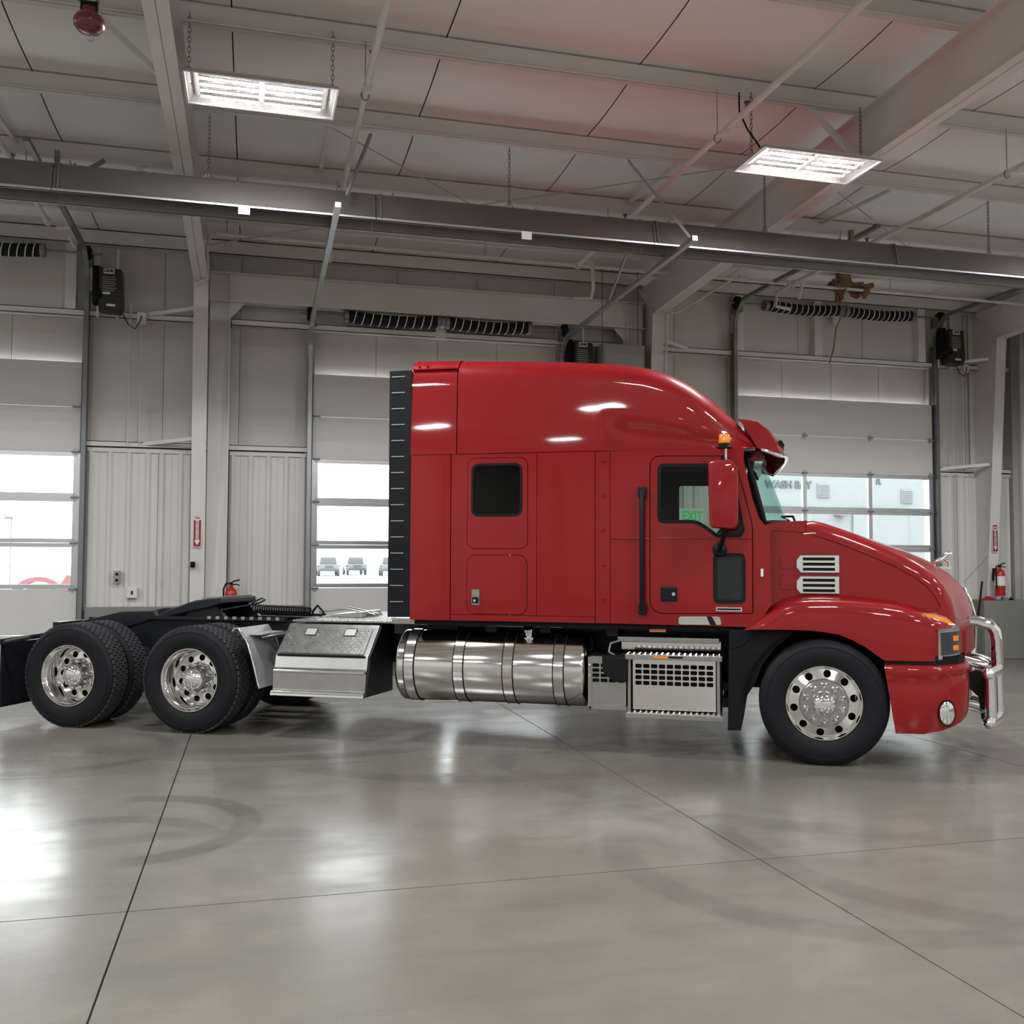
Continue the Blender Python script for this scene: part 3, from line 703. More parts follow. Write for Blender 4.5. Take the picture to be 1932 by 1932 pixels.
def ext_sign(loc, label):
    s = MB().box(-0.055, 0.055, -0.004, 0, 0, 0.47).build('fire_extinguisher_sign', 'sign_white'); s.location = loc
    tag(s, label, 'sign', 'fire extinguisher signs')
    MB().box(-0.048, 0.048, -0.006, -0.003, 0.012, 0.458).build('panel', 'sign_red', s)
    MB().prism([(-0.018, 0.10), (-0.018, 0.37), (-0.04, 0.37), (-0.04, 0.44), (-0.028, 0.43), (0.028, 0.43), (0.04, 0.44), (0.04, 0.37), (0.018, 0.37), (0.018, 0.10), (0.038, 0.10), (0.0, 0.03), (-0.038, 0.10)], 'y', -0.008, -0.005).build('arrow', 'sign_white', s)
    inst('lettering', text_mesh('FIRE', 0.036, 'sign_red', 0.003, 0.025), s, (0, -0.0095, 0.40), (R2(90), 0, 0))
    for i, ch in enumerate('EXTINGUISHER'):
        inst('lettering', text_mesh(ch, 0.027, 'sign_red', 0.003, 0.025), s, (0, -0.0095, 0.352-i*0.0215), (R2(90), 0, 0))
def extinguisher(loc, label):
    e = empty('fire_extinguisher', loc, 0, label, 'extinguisher', 'fire extinguishers')
    MB().lathe([(0.0, 0.0), (0.075, 0.0), (0.082, 0.012), (0.082, 0.36), (0.07, 0.41), (0.04, 0.44), (0.025, 0.45), (0.025, 0.48), (0.0, 0.48)], (0, 0, 0), 'z', 24).build('cylinder', 'ext_red', e, smooth=40)
    MB().lathe([(0.0833, 0.17), (0.0833, 0.33)], (0, 0, 0), 'z', 24).build('label', 'sign_white', e, smooth=40)
    MB().box(-0.02, 0.02, -0.02, 0.02, 0.47, 0.52).tube([(0, 0, 0.50), (0.03, 0, 0.53), (0.11, 0, 0.55)], 0.01, 6).tube([(0, 0, 0.48), (0.06, 0, 0.49), (0.11, 0, 0.475)], 0.008, 6).build('valve_handle', 'black', e, smooth=40)
    MB().tube([(-0.01, 0, 0.50), (-0.07, -0.01, 0.50), (-0.10, -0.02, 0.43), (-0.098, -0.03, 0.2), (-0.095, -0.03, 0.12)], 0.012, 8).build('hose', 'black', e, smooth=60)
    MB().box(-0.02, 0.02, 0.08, 0.16, 0.25, 0.46).build('bracket', 'black', e)
ext_sign((-0.755, 13.965, 1.79), 'red fire extinguisher sign on the column behind the truck tail')
ext_sign((12.10, 13.955, 1.79), 'red fire extinguisher sign on the right corner column')
extinguisher((-0.30, 14.03, 0.80), 'red fire extinguisher peeking over the fifth wheel')
extinguisher((12.10, 13.86, 1.06), 'red fire extinguisher hung on the right corner column')
# exit sign seen through the cab window, with its conduit
ex = MB().box(6.44, 6.88, 14.24, 14.29, 2.20, 2.46).build('exit_sign', 'sign_white'); tag(ex, 'white sign with green EXIT letters seen through the cab window', 'sign')
inst('lettering', text_mesh('EXIT', 0.21, 'sign_green', 0.006, 0.03), ex, (6.68, 14.236, 2.33), (R2(90), 0, 0), (0.82, 1, 1))
MB().tube([(5.95, 14.25, 2.90), (6.42, 14.25, 2.90), (6.50, 14.25, 2.86), (6.53, 14.25, 2.78), (6.53, 14.25, 2.46)], 0.013, 8).build('conduit', 'galv', ex, smooth=60)
MB().box(6.36, 6.44, 14.25, 14.30, 2.2, 2.42).build('junction_box', 'galv', ex)
# conduits, boxes
for (x, z0, z1, lab) in ((-1.70, 3.2, 5.15, 'thin white conduit below the left door operator'), (-1.55, 3.2, 4.85, 'thin white conduit right of the left door operator'), (11.55, 3.2, 4.95, 'thin white conduit below the right door operator'), (11.77, 3.2, 4.95, 'thin white conduit nearest the right corner column'), (11.60, 1.1, 3.15, 'thin dark conduit on the ribbed wall by the right corner')):
    tag(MB().cyl((x, 14.26, z0), (x, 14.26, z1), 0.011, 8).build('conduit', 'pipe_white' if z0 > 2 else 'steel_grey', None, smooth=60), lab, 'conduit', 'wall conduits')
for (x, z, w, h, m, lab) in ((-1.55, 4.86, 0.12, 0.16, 'sign_white', 'white junction box on the girt beside the left operator'), (11.80, 4.88, 0.10, 0.14, 'sign_white', 'white junction box on the girt beside the right operator')):
    b = MB().box(x-w/2, x+w/2, 14.2, 14.29, z, z+h).build('junction_box', m, None, bevel=0.008); tag(b, lab, 'box')
    MB().tube([(x, 14.19, z+h*0.7), (x-0.02, 14.18, z+0.02), (x-0.08, 14.18, z-0.08), (x-0.17, 14.18, z-0.02), (x-0.24, 14.18, z+0.12)], 0.007, 6).build('cord', 'black', b)
o = MB().box(-1.84, -1.76, 14.25, 14.31, 1.30, 1.47).build('switch_box', 'cabinet_grey', None, bevel=0.006); tag(o, 'grey switch box with two buttons on the ribbed wall', 'switch')
for z in (1.345, 1.425): MB().lathe([(0.0, 0.012), (0.018, 0.012), (0.02, 0.0)], (-1.80, 14.25, z), 'y', 12, -1).build('button', 'black', o)
o = MB().box(-1.67, -1.54, 14.26, 14.31, 1.10, 1.25).build('outlet_box', 'sign_white', None, bevel=0.01); tag(o, 'white outlet box with a dark plug on the ribbed wall behind the rear axle', 'outlet')
MB().box(-1.615, -1.595, 14.245, 14.26, 1.15, 1.20).build('socket', 'black', o)
o = MB().box(-0.835, -0.775, 13.93, 13.985, 1.52, 1.60).build('outlet_box', 'black', None, bevel=0.006); tag(o, 'small black outlet on the column below the extinguisher sign', 'outlet')
MB().cyl((-0.805, 13.93, 1.56), (-0.805, 13.90, 1.56), 0.02, 12).build('socket', 'black_satin', o)
o = MB().box(11.62, 11.69, 14.24, 14.31, 1.10, 1.24).build('outlet_box', 'sign_white', None, bevel=0.006); tag(o, 'white outlet box low on the ribbed wall beyond the truck nose', 'outlet')
MB().box(11.648, 11.662, 14.23, 14.24, 1.15, 1.2).build('socket', 'black', o)
# torn insulation hanging from the roof
random.seed(3)
ti = empty('torn_insulation', (8.72, 13.0, 5.74), 0, 'torn brown insulation hanging above the right door spring', 'insulation')
for k in range(9):
    cx, cy_ = random.uniform(-0.30, 0.30), random.uniform(-0.08, 0.08); L_ = random.uniform(0.16, 0.40)*(1-abs(cx)*0.9); w_ = random.uniform(0.08, 0.15)
    rows = []
    for j in range(7):
        t = j/6; ww = w_*(1-0.75*t)*random.uniform(0.6, 1.25)
        rows.append([(cx+random.uniform(-0.03, 0.03)+ww*u, cy_+0.05*math.sin(5*t+k)+random.uniform(-0.02, 0.02), 0.16-L_*t+random.uniform(-0.02, 0.02)) for u in (-1, -0.4, 0.3, 1)])
    MB().grid(rows).build('shred', 'brown_batt', ti, solid=0.025)
MB().tube([(0.30, 0.5, -0.02), (0.42, 1.0, -0.30), (0.46, 1.15, -0.62), (0.40, 1.18, -0.86)], 0.012, 5).build('strip', 'brown_batt', ti)
# things by the right corner
tag(MB().tube([(11.45, 13.75, 0.02), (11.72, 13.83, 1.30)], 0.016, 8).build('broom_handle', 'black', None, smooth=60), 'black handle leaning on the concrete pier beyond the truck nose', 'handle')
rg = []
for j in range(6):
    r = []
    for i in range(14):
        a = 2*math.pi*i/14; rad = (0.16, 0.13, 0.09, 0.06, 0.03, 0.005)[j]*(0.9+0.2*random.random()); r.append((rad*math.cos(a), rad*0.6*math.sin(a), (0.0, 0.018, 0.04, 0.055, 0.066, 0.07)[j]))
    rg.append(r)
o = MB().grid(rg, closed=True).build('shop_rag', 'red_matte', None, smooth=70); o.location = (11.98, 14.0, KNEE); tag(o, 'crumpled dark red rag on the concrete ledge in the right corner', 'rag')
for x, y, w, h, m, lab in ((12.28, 13.98, 0.09, 0.05, 'galv', 'small grey part on the concrete ledge near the rag'), (12.44, 14.0, 0.05, 0.03, 'black', 'small black part on the concrete ledge near the corner')):
    o = MB().box(-w/2, w/2, -0.03, 0.03, 0, h).cyl((-w*0.2, 0, h), (-w*0.2, 0, h+0.02), 0.015, 10).build('loose_part', m, None, bevel=0.004); o.location = (x, y, KNEE); tag(o, lab, 'part')
tag(MB().tube([(11.66, 14.2, 1.28), (11.85, 14.1, 1.52), (12.02, 14.0, 1.75)], 0.004, 5).build('wire', 'track_dark'), 'thin wire running from the low outlet to the corner column', 'wire')

# ================================================================ OUTDOORS
g = struct(MB().box(-80, 120, 14.6, 200, -0.3, -0.06).build('ground', 'asphalt'))
struct(MB().box(-80, 120, -120, -12.5, -0.3, -0.06).build('ground', 'asphalt'))
wb_ = empty('wash_bay_building', (22.3, 34, -0.06), 0, 'pale building across the yard lettered WASH BAY', 'building')
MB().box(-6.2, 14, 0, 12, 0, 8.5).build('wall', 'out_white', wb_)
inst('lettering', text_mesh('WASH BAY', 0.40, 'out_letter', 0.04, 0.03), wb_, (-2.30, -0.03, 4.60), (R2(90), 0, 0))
inst('lettering', text_mesh('R', 0.36, 'out_letter', 0.04, 0.02), wb_, (1.70, -0.03, 4.82), (R2(90), 0, 0))
for x, z in ((-0.78, 4.40), (3.0, 4.25)):
    lv = MB().box(x-0.26, x+0.26, -0.05, 0, z-0.28, z+0.28).build('louvre', 'out_white', wb_)
    for i in range(7): MB().box(x-0.24, x+0.24, -0.08, -0.05, z-0.25+i*0.075, z-0.235+i*0.075).build('slat', 'out_grey', lv)
for x0, x1 in ((-4.8, -1.3), (0.5, 3.0), (5.5, 9.0)):
    MB().box(x0, x1, -0.08, -0.01, 0, 3.62).build('door', 'out_white', wb_); MB().box(x0-0.1, x1+0.1, -0.14, -0.01, 3.62, 3.72).build('door_trim', 'out_grey', wb_)
MB().box(-0.3, 0.1, -0.4, 0, 3.4, 3.62).build('wall_lamp', 'out_grey', wb_)
def suv(loc, rz, label, s=1.0):
    e = empty('suv', loc, rz, label, 'car', 'cars parked across the yard'); e.scale = (s, s, s)
    MB().prism([(-0.92, 0.45), (0.92, 0.45), (0.92, 1.02), (0.84, 1.10), (-0.84, 1.10), (-0.92, 1.02)], 'y', 0.0, 4.2).build('body', 'out_body', e, bevel=0.05)
    MB().prism([(-0.84, 1.10), (0.84, 1.10), (0.70, 1.78), (-0.70, 1.78)], 'y', 1.2, 4.1).build('cabin', 'out_body', e, bevel=0.05)
    MB().prism([(-0.72, 1.18), (0.72, 1.18), (0.62, 1.70), (-0.62, 1.70)], 'y', 1.17, 1.2).build('windscreen', 'out_grey', e)
    for i in range(7): MB().box(-0.36+0.11*i, -0.31+0.11*i, -0.03, 0, 0.72, 1.0).build('grille_slot', 'out_dark', e)
    for sx in (-1, 1):
        MB().cyl((sx*0.58, -0.04, 0.88), (sx*0.58, 0.0, 0.88), 0.10, 14).build('headlight', 'out_white', e)
        for y in (0.7, 3.4): MB().cyl((sx*0.78, y, 0.38), (sx*0.98, y, 0.38), 0.38, 18).build('wheel', 'out_dark', e)
        MB().prism([(sx*0.84, 1.02), (sx*1.02, 1.0), (sx*1.02, 0.86), (sx*0.92, 0.80)], 'y', 0.2, 1.2).build('fender', 'out_dark', e)
    MB().box(-0.9, 0.9, -0.15, 0, 0.48, 0.64).build('bumper', 'out_dark', e)
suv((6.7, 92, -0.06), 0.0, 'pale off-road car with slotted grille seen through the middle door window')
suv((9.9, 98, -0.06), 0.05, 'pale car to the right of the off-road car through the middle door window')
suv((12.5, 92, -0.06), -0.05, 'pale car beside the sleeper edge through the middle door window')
# red vehicle through the left door window: fender over a wheel
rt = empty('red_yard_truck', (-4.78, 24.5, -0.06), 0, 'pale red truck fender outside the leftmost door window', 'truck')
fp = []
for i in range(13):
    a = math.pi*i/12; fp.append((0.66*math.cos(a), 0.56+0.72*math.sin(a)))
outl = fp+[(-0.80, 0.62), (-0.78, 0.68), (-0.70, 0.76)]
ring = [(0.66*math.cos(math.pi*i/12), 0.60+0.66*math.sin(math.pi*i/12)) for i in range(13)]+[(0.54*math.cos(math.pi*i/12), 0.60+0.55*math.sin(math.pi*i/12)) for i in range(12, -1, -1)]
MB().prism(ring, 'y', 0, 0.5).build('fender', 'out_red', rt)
MB().box(0.6, 2.6, 0.1, 0.5, 1.12, 1.26).prism([(0.35, 0.9), (0.75, 0.7), (1.0, 1.15), (0.6, 1.3)], 'y', 0.05, 0.45).build('body', 'out_red', rt)
MB().box(1.0, 2.6, 0.12, 0.45, 0.85, 1.0).build('running_board', 'out_grey', rt)
MB().lathe([(0.0, 0.0), (0.3, 0.0), (0.5, 0.05), (0.52, 0.28), (0.0, 0.28)], (0, 0.08, 0.56), 'y', 28).build('wheel', 'out_grey', rt, smooth=40)
for x in (0.95, 1.1): MB().cyl((x, 0.4, 1.2), (x, 0.4, 2.1), 0.05, 8).build('exhaust_stack', 'out_grey', rt)
sk = empty('yard_machine', (-9.4, 36, -0.06), 0, 'pale loader arm standing at the left edge of the leftmost window', 'machine')
MB().tube([(0, 0, 0), (0.1, 0, 1.6), (0.6, 0, 2.9)], 0.12, 6).tube([(0.9, 0, 0.0), (0.5, 0, 1.4), (0.3, 0, 2.7)], 0.10, 6).build('arm', 'out_grey', sk)
MB().box(-1.2, 0.5, -0.5, 0.5, 0.5, 1.0).build('chassis', 'out_grey', sk)
for x in (-0.9, 0.2): MB().cyl((x, -0.6, 0.4), (x, -0.3, 0.4), 0.4, 14).build('wheel', 'out_dark', sk)
lp = empty('light_pole', (-13.15, 60, -0.06), 0, 'thin pale light pole far off in the leftmost window', 'pole')
MB().cyl((0, 0, 0), (0, 0, 3.85), 0.04, 8).build('mast', 'out_body', lp); MB().box(-0.35, 0.06, -0.08, 0.08, 3.8, 3.95).build('lamp_head', 'out_grey', lp)
# ================================================================ THE TRUCK (local axes: x forward, y away from the camera, z up)
truck = empty('semi_truck', TO, TA, 'red semi truck tractor with a tall sleeper cab parked across the hall', 'truck')
YC = 1.22
def both(name, me, parent=None):
    a = inst(name, me, parent or truck); b = inst(name, me, parent or truck, (0, 2*YC, 0), (0, 0, 0), (1, -1, 1)); return a, b
def ys(x, z):
    if z <= 2.6: return 0.095+0.004*((z-1.75)/0.85)**2
    return 0.099+0.022*((z-2.6)/0.8)**1.6
off = lambda d: (lambda x, z: ys(x, z)+d)
Y0 = 0.1
TH = 0.03
# ---- side sheets of the sleeper and cab
ZB, ZBELT = 1.105, 2.592
xf0, xf1 = -3.555, -3.175
lower_f = plate_mesh('side_fairing', rrect(xf0, ZB, xf1-0.004, ZBELT-0.004, 0.01, 2), 'red_paint', lambda x, z: ys(x, z)-0.012+0.012*((x+3.37)/0.2)**2, TH, dx=0.06)
both('side_fairing', lower_f)
hatch = rrect(-3.022, 1.742, -2.466, 2.553, 0.07)
lug = rrect(-3.022, 1.165, -2.470, 1.690, 0.08)
winh = rrect(-2.972, 2.04, -2.526, 2.492, 0.055)
me = plate_mesh('sleeper_side', [(-3.170, 1.205), (-2.388, 1.205), (-2.388, ZBELT-0.004), (-3.170, ZBELT-0.004)], 'red_paint', off(0), TH, [inset_poly(hatch, -0.004), inset_poly(lug, -0.004)] if False else [hatch])
def side_plate(name, outline, holes=(), d=0.0, th=TH, m='red_paint', parent=None, **k):
    me = plate_mesh(name, outline, m, off(d), th, holes, **k); return both(name, me, parent)
bpy.data.meshes.remove(me)
lugb = rrect(-3.022, 1.215, -2.470, 1.690, 0.08)
lugp = rrect(-3.022, 1.165, -2.470, 1.690, 0.08)
side_plate('sleeper_side', [(-3.170, ZB+0.055), (-2.388, ZB+0.055), (-2.388, ZBELT-0.004), (-3.170, ZBELT-0.004)], [hatch, lugp])
side_plate('sleeper_side', [(-2.383, ZB+0.055), (-1.872, ZB+0.055), (-1.872, ZBELT-0.004), (-2.383, ZBELT-0.004)])
side_plate('sill_panel', [(-3.170, ZB), (-1.872, ZB), (-1.872, ZB+0.051), (-3.170, ZB+0.051)], d=-0.004)
ha, hb = side_plate('sleeper_hatch', inset_poly(hatch, 0.005), [winh], d=-0.004)
me = plate_mesh('window_glass', inset_poly(winh, -0.012), 'dark_glass', off(0.006), 0.006); inst('window_glass', me, ha); inst('window_glass', me, hb)
ring = plate_mesh('window_seal', inset_poly(winh, -0.012), 'black', off(-0.006), 0.02, [inset_poly(winh, 0.012)]); inst('window_seal', ring, ha); inst('window_seal', ring, hb)
me = plate_mesh('window_shade', inset_poly(winh, -0.02), 'interior', off(0.04), 0.01); inst('window_shade', me, ha)
la, lb = side_plate('luggage_door', inset_poly(lugp, 0.005), [], d=-0.004)
lat = plate_mesh('latch', rrect(-2.972, 1.245, -2.902, 1.383, 0.006, 2), 'brushed', off(-0.012), 0.02); lo_ = inst('latch', lat, la)
MB().box(-2.962, -2.912, 0.066, 0.09, 1.262, 1.315).build('latch_recess', 'black', la); MB().lathe([(0.0, 0.02), (0.012, 0.02), (0.014, 0.0)], (-2.937, 0.070, 1.285), 'y', 12, -1).build('lock', 'chrome', la)
side_plate('joint_strip', [(-1.867, ZB), (-1.742, ZB), (-1.742, ZBELT-0.004), (-1.867, ZBELT-0.004)], d=0.004)
for z in (2.504, 2.205, 1.906, 1.605, 1.312):
    MB().lathe([(0.0, 0.02), (0.008, 0.018), (0.013, 0.008), (0.013, 0.0)], (-1.803, ys(0, z)+0.004, z), 'y', 12, -1).build('bolt', 'red_paint', truck, smooth=60)
    MB().box(-1.822, -1.784, ys(0, z)-0.001, ys(0, z)+0.004, z-0.03, z+0.03).build('bolt_pad', 'red_paint', truck, bevel=0.004)

# ---- cab side with the door opening
door_o = rpoly(sds([(1226, 860), (1376, 860), (1393, 888), (1420, 990), (1421, 1158), (1226, 1158)], Y0), [0.10, 0.10, 0.08, 0.05, 0.015, 0.13], 6)
cab_pts = sds([(1141, 857), (1404, 857), (1403, 868), (1407, 887), (1420, 942), (1432, 977), (1443, 990), (1459, 994), (1452, 1012), (1455, 1140), (1428, 1184), (1141, 1176)], Y0)
cab_pts[0] = (-1.737, ZBELT-0.004); cab_pts[-1] = (-1.737, ZB); cab_pts[1] = (cab_pts[1][0], ZBELT-0.004); cab_pts[-2] = (cab_pts[-2][0], ZB-0.01)
side_plate('cab_side', cab_pts, [inset_poly(door_o, -0.002)])
win_o = rpoly(sds([(1243, 877), (1366, 877), (1382, 893), (1403, 1002), (1396, 1012), (1354, 1013), (1335, 998), (1314, 985), (1243, 985)], Y0), [0.05, 0.06, 0.03, 0.03, 0.03, 0.06, 0.03, 0.08, 0.05], 5)
peep = rrect(*sd(1348, 1136, Y0), *sd(1404, 1046, Y0), 0.035)
da, db = side_plate('cab_door', inset_poly(door_o, 0.006), [win_o, peep], d=-0.006)
for d_ in (da, db):
    if d_ is da: gl = plate_mesh('door_glass', inset_poly(win_o, -0.008), 'side_glass', off(0.012), 0.005); seal = plate_mesh('window_seal', inset_poly(win_o, -0.012), 'black', off(-0.008), 0.03, [inset_poly(win_o, 0.018)])
    inst('door_glass', gl, d_); inst('window_seal', seal, d_)
    if d_ is da: pg = plate_mesh('peep_glass', inset_poly(peep, -0.006), 'peep', off(0.008), 0.005); pse = plate_mesh('peep_seal', inset_poly(peep, -0.01), 'black', off(-0.010), 0.025, [inset_poly(peep, 0.020)])
    inst('peep_glass', pg, d_); inst('peep_seal', pse, d_)
    if d_ is da: tr_ = plate_mesh('door_trim', inset_poly(door_o, 0.012), 'interior', off(0.045), 0.015, [inset_poly(win_o, -0.004)], cut=False)
    inst('door_trim', tr_, d_)
hx0, hz0 = sd(1247, 1134, Y0); hx1, hz1 = sd(1278, 1107, Y0)
hp_ = MB().box(hx0, hx1, 0.070, 0.10, hz0, hz1).build('door_handle', 'black_satin', da, bevel=0.012); MB().lathe([(0.0, 0.012), (0.014, 0.012), (0.015, 0.0)], (hx1-0.03, 0.074, (hz0+hz1)/2), 'y', 14, -1).build('lock', 'chrome', truck)
x0, z0 = sd(1351, 1153, Y0); x1, z1 = sd(1400, 1146, Y0); bg_ = MB().box(x0, x1, 0.085, 0.11, z0, z1).build('name_badge', 'chrome', da); MB().box(x0+0.01, x1-0.01, 0.083, 0.087, z0+0.010, z1-0.010).build('badge_inlay', 'black', truck)
MB().box(*[sd(1426, 0, Y0)[0], sd(1431, 0, Y0)[0]], 0.075, 0.1, sd(0, 1077, Y0)[1], sd(0, 1065, Y0)[1]).build('side_marker', 'sign_white', truck)
# bright kick panel under the door
kp = rpoly(sds([(1281, 1163), (1358, 1163), (1362, 1179), (1280, 1178)], Y0), 0.02)
inst('kick_panel', plate_mesh('kick_panel', kp, 'chrome', off(-0.012), 0.01, cut=False), truck)
inst('kick_strip', plate_mesh('kick_strip', rpoly(sds([(1333, 1163), (1343, 1163), (1352, 1179), (1340, 1179)], Y0), 0.01), 'black', off(-0.016), 0.004, cut=False), truck)
# grab handle
gx = -1.458
MB().tube([(gx, 0.09, 2.235), (gx, 0.035, 2.24), (gx, 0.02, 2.20), (gx, 0.02, 1.26), (gx, 0.035, 1.22), (gx, 0.09, 1.225)], 0.022, 12).build('grab_handle', 'black_satin', truck, smooth=50)
for z in (2.225, 1.235): MB().box(gx-0.035, gx+0.035, 0.02, 0.10, z-0.05, z+0.05).build('handle_mount', 'black_satin', truck, bevel=0.018)
# ---- closed shell behind the sheets
MB().box(-3.53, -3.49, 0.26, 2.18, ZB, 3.26).box(-3.53, -3.49, 0.145, 2.295, ZB+0.02, 2.55).build('rear_wall', 'frame_black', truck)
MB().box(-3.53, -0.45, 0.145, 2.295, 1.06, ZB+0.02).build('cab_floor', 'black', truck)
MB().box(-3.2, -0.52, 0.16, 2.28, 2.575, 2.60).build('headliner', 'interior_grey', truck)
MB().box(-1.62, -1.58, 0.15, 0.80, 1.1, 2.58).box(-1.62, -1.58, 1.64, 2.29, 1.1, 2.58).build('bunk_curtain', 'interior', truck)
st = MB()
for y0 in (0.32, 1.58):
    s_ = MB().box(-1.45, -0.95, y0, y0+0.52, 1.45, 1.60).prism([(-1.52, 1.55), (-1.38, 1.55), (-1.46, 2.20), (-1.56, 2.20)], 'y', y0+0.02, y0+0.50).box(-1.42, -1.0, y0+0.1, y0+0.42, 1.12, 1.45).build('seat', 'interior', truck, bevel=0.02)
MB().prism([(-0.66, 1.12), (-0.48, 1.12), (-0.44, 1.90), (-0.54, 1.96), (-0.72, 1.88), (-0.74, 1.70)], 'y', 0.30, 2.14).build('dashboard', 'interior', truck, bevel=0.02)
MB().tube([(-0.86+0.06*math.cos(t), 1.82+0.22*math.cos(2*math.pi*t/16), 1.92+0.0+0.19*math.sin(2*math.pi*t/16)) for t in range(16)], 0.014, 8, closed=True).build('steering_wheel', 'interior', truck, smooth=60)
# ---- roof fairing
RT = [(-3.6, 3.492), (-3.0, 3.472), (-2.2, 3.43), (-1.7, 3.385), (-1.45, 3.345), (-1.25, 3.275), (-1.08, 3.185), (-0.90, 3.055), (-0.70, 2.870), (-0.60, 2.745), (-0.50, 2.603)]
def roof_rows(x0, x1, n, lift=0.0):
    rows = []
    for i in range(n+1):
        x = x0+(x1-x0)*i/n; zt = interp(x, RT)+lift
        inn = 0.0 if x < -1.2 else 0.17*((x+1.2)/0.7)**2
        r = min(0.20, max(0.02, (zt-ZBELT)*0.55)); zs_ = zt-r
        half = []
        for k in range(9):
            z = ZBELT+0.002+(zs_-ZBELT)*k/8
            y = ys(x, z)+inn*(0.35+0.65*k/8)
            # hollow scooped out of the lower front of the fairing
            u = (x+1.78)/1.15
            if 0 < u < 1:
                top = ZBELT+0.05+0.26*(1-u)**0.7; hgt = (top-z)/0.09
                y += 0.045*max(0, min(1, hgt))*min(1, u/0.12, (1-u)/0.2)
            half.append((y, z))
        ye = half[-1][0]; rw = r*1.15
        for k in range(1, 7):
            t = R2(90*k/6); half.append((ye+rw*(1-math.cos(t)), zs_+r*math.sin(t)))
        yy = half[-1][0]
        for k in range(1, 4): half.append((yy+(YC-yy)*k/3, half[14][1]+0.012*math.sin(math.pi/2*k/3)))
        rows.append([(x, y, z) for y, z in half]+[(x, 2*YC-y, z) for y, z in reversed(half[:-1])])
    return rows
def loft_cap(b, row): b.add(row, [tuple(range(len(row)))])
b = MB(); rr_ = roof_rows(-3.12, -0.49, 46); b.grid(rr_); b.build('roof_fairing', 'red_paint', truck, smooth=38)
b = MB(); rr_ = roof_rows(-3.56, -3.128, 6, 0.006); b.grid(rr_); loft_cap(b, list(reversed(rr_[0]))); b.build('rear_roof_fairing', 'red_paint', truck, smooth=38)
for s in (0, 1):
    yy = ys(0, 3.36)-0.008 if s == 0 else 2*YC-ys(0, 3.36)+0.008
    MB().box(-3.55, -3.135, min(yy, yy+0.03), max(yy, yy+0.03), 3.372, 3.385).build('fairing_crease', 'red_paint', truck)
for x in (-3.50, -3.42): MB().lathe([(0.0, 0.012), (0.010, 0.010), (0.014, 0.0)], (x, ys(0, 3.40)+0.03, 3.415), 'y', 10, -1).build('bolt', 'red_paint', truck, smooth=60)
for px, py in ((885, 690), (980, 690)): x, z = sd(px, py, 0.2); MB().lathe([(0.0, 0.008), (0.008, 0.006), (0.01, 0.0)], (x, ys(0, z)+0.02, z), 'y', 8, -1).build('bolt', 'red_paint', truck)
# ---- black side extender with ribs
for s in (0, 1):
    e_ = MB().box(-3.770, -3.558, *((0.100, 0.125) if s == 0 else (2.315, 2.34)), 1.125, 3.372).build('side_extender', 'black_satin', truck, bevel=0.004)
    for k in range(15):
        z = 3.315-k*0.1465
        MB().box(-3.745, -3.62, *((0.094, 0.101) if s == 0 else (2.339, 2.346)), z-0.004, z+0.004).build('rib', 'galv', e_)
    MB().box(-3.62, -3.20, *((0.24, 0.27) if s == 0 else (2.17, 2.20)), 1.3, 1.36).box(-3.62, -3.20, *((0.24, 0.27) if s == 0 else (2.17, 2.20)), 3.1, 3.16).build('extender_mount', 'black', e_)
# ---- windshield, pillars, visor
def ws_row(t, inset=0.0, push=0.0):
    zb_, zt_ = 1.965, 2.545
    out = []
    for j in range(17):
        v = -1+2*j/16; y = YC+v*(1.0-0.06*t-inset); bow = (1-abs(v)**2.3)
        xb = -0.455+0.235*bow; xt = -0.598+0.16*bow
        out.append((xb+(xt-xb)*t+push, y, zb_+(zt_-zb_)*t+0.02*bow))
    return out
MB().grid([ws_row(t/8) for t in range(9)]).build('windshield', 'windshield_glass', truck, smooth=60)
def ws_pt(j, t): return Vector(ws_row(t)[j])
bl = [ws_pt(0, t/8) for t in range(9)]+[ws_pt(j, 1) for j in range(1, 17)]+[ws_pt(16, 1-t/8) for t in range(1, 9)]+[ws_pt(j, 0) for j in range(15, 0, -1)]
MB().tube([p+Vector((0.006, 0, 0)) for p in bl], 0.024, 8, closed=True).build('windshield_seal', 'black', truck, smooth=60)
for y in (0.75, 1.69):
    p = Vector((-0.245+0.02, y, 1.99)); MB().tube([p+Vector((0.06, 0, -0.03)), p+Vector((0.03, 0.0, 0.05)), p+Vector((-0.05, 0.45 if y < 1 else -0.45, 0.07))], 0.010, 6).build('wiper', 'black', truck)
MB().prism([(-0.62, 2.50), (-0.46, 2.50), (-0.44, 2.545), (-0.49, 2.62), (-0.62, 2.62)], 'y', 0.34, 2.10).build('windshield_header', 'red_paint', truck)
MB().tube([(-0.57, 0.42, 2.46), (-0.52, 0.44, 2.40), (-0.50, 0.52, 2.36), (-0.53, 0.60, 2.40), (-0.56, 0.58, 2.47)], 0.012, 6).build('cab_mirror_cord', 'black', truck)
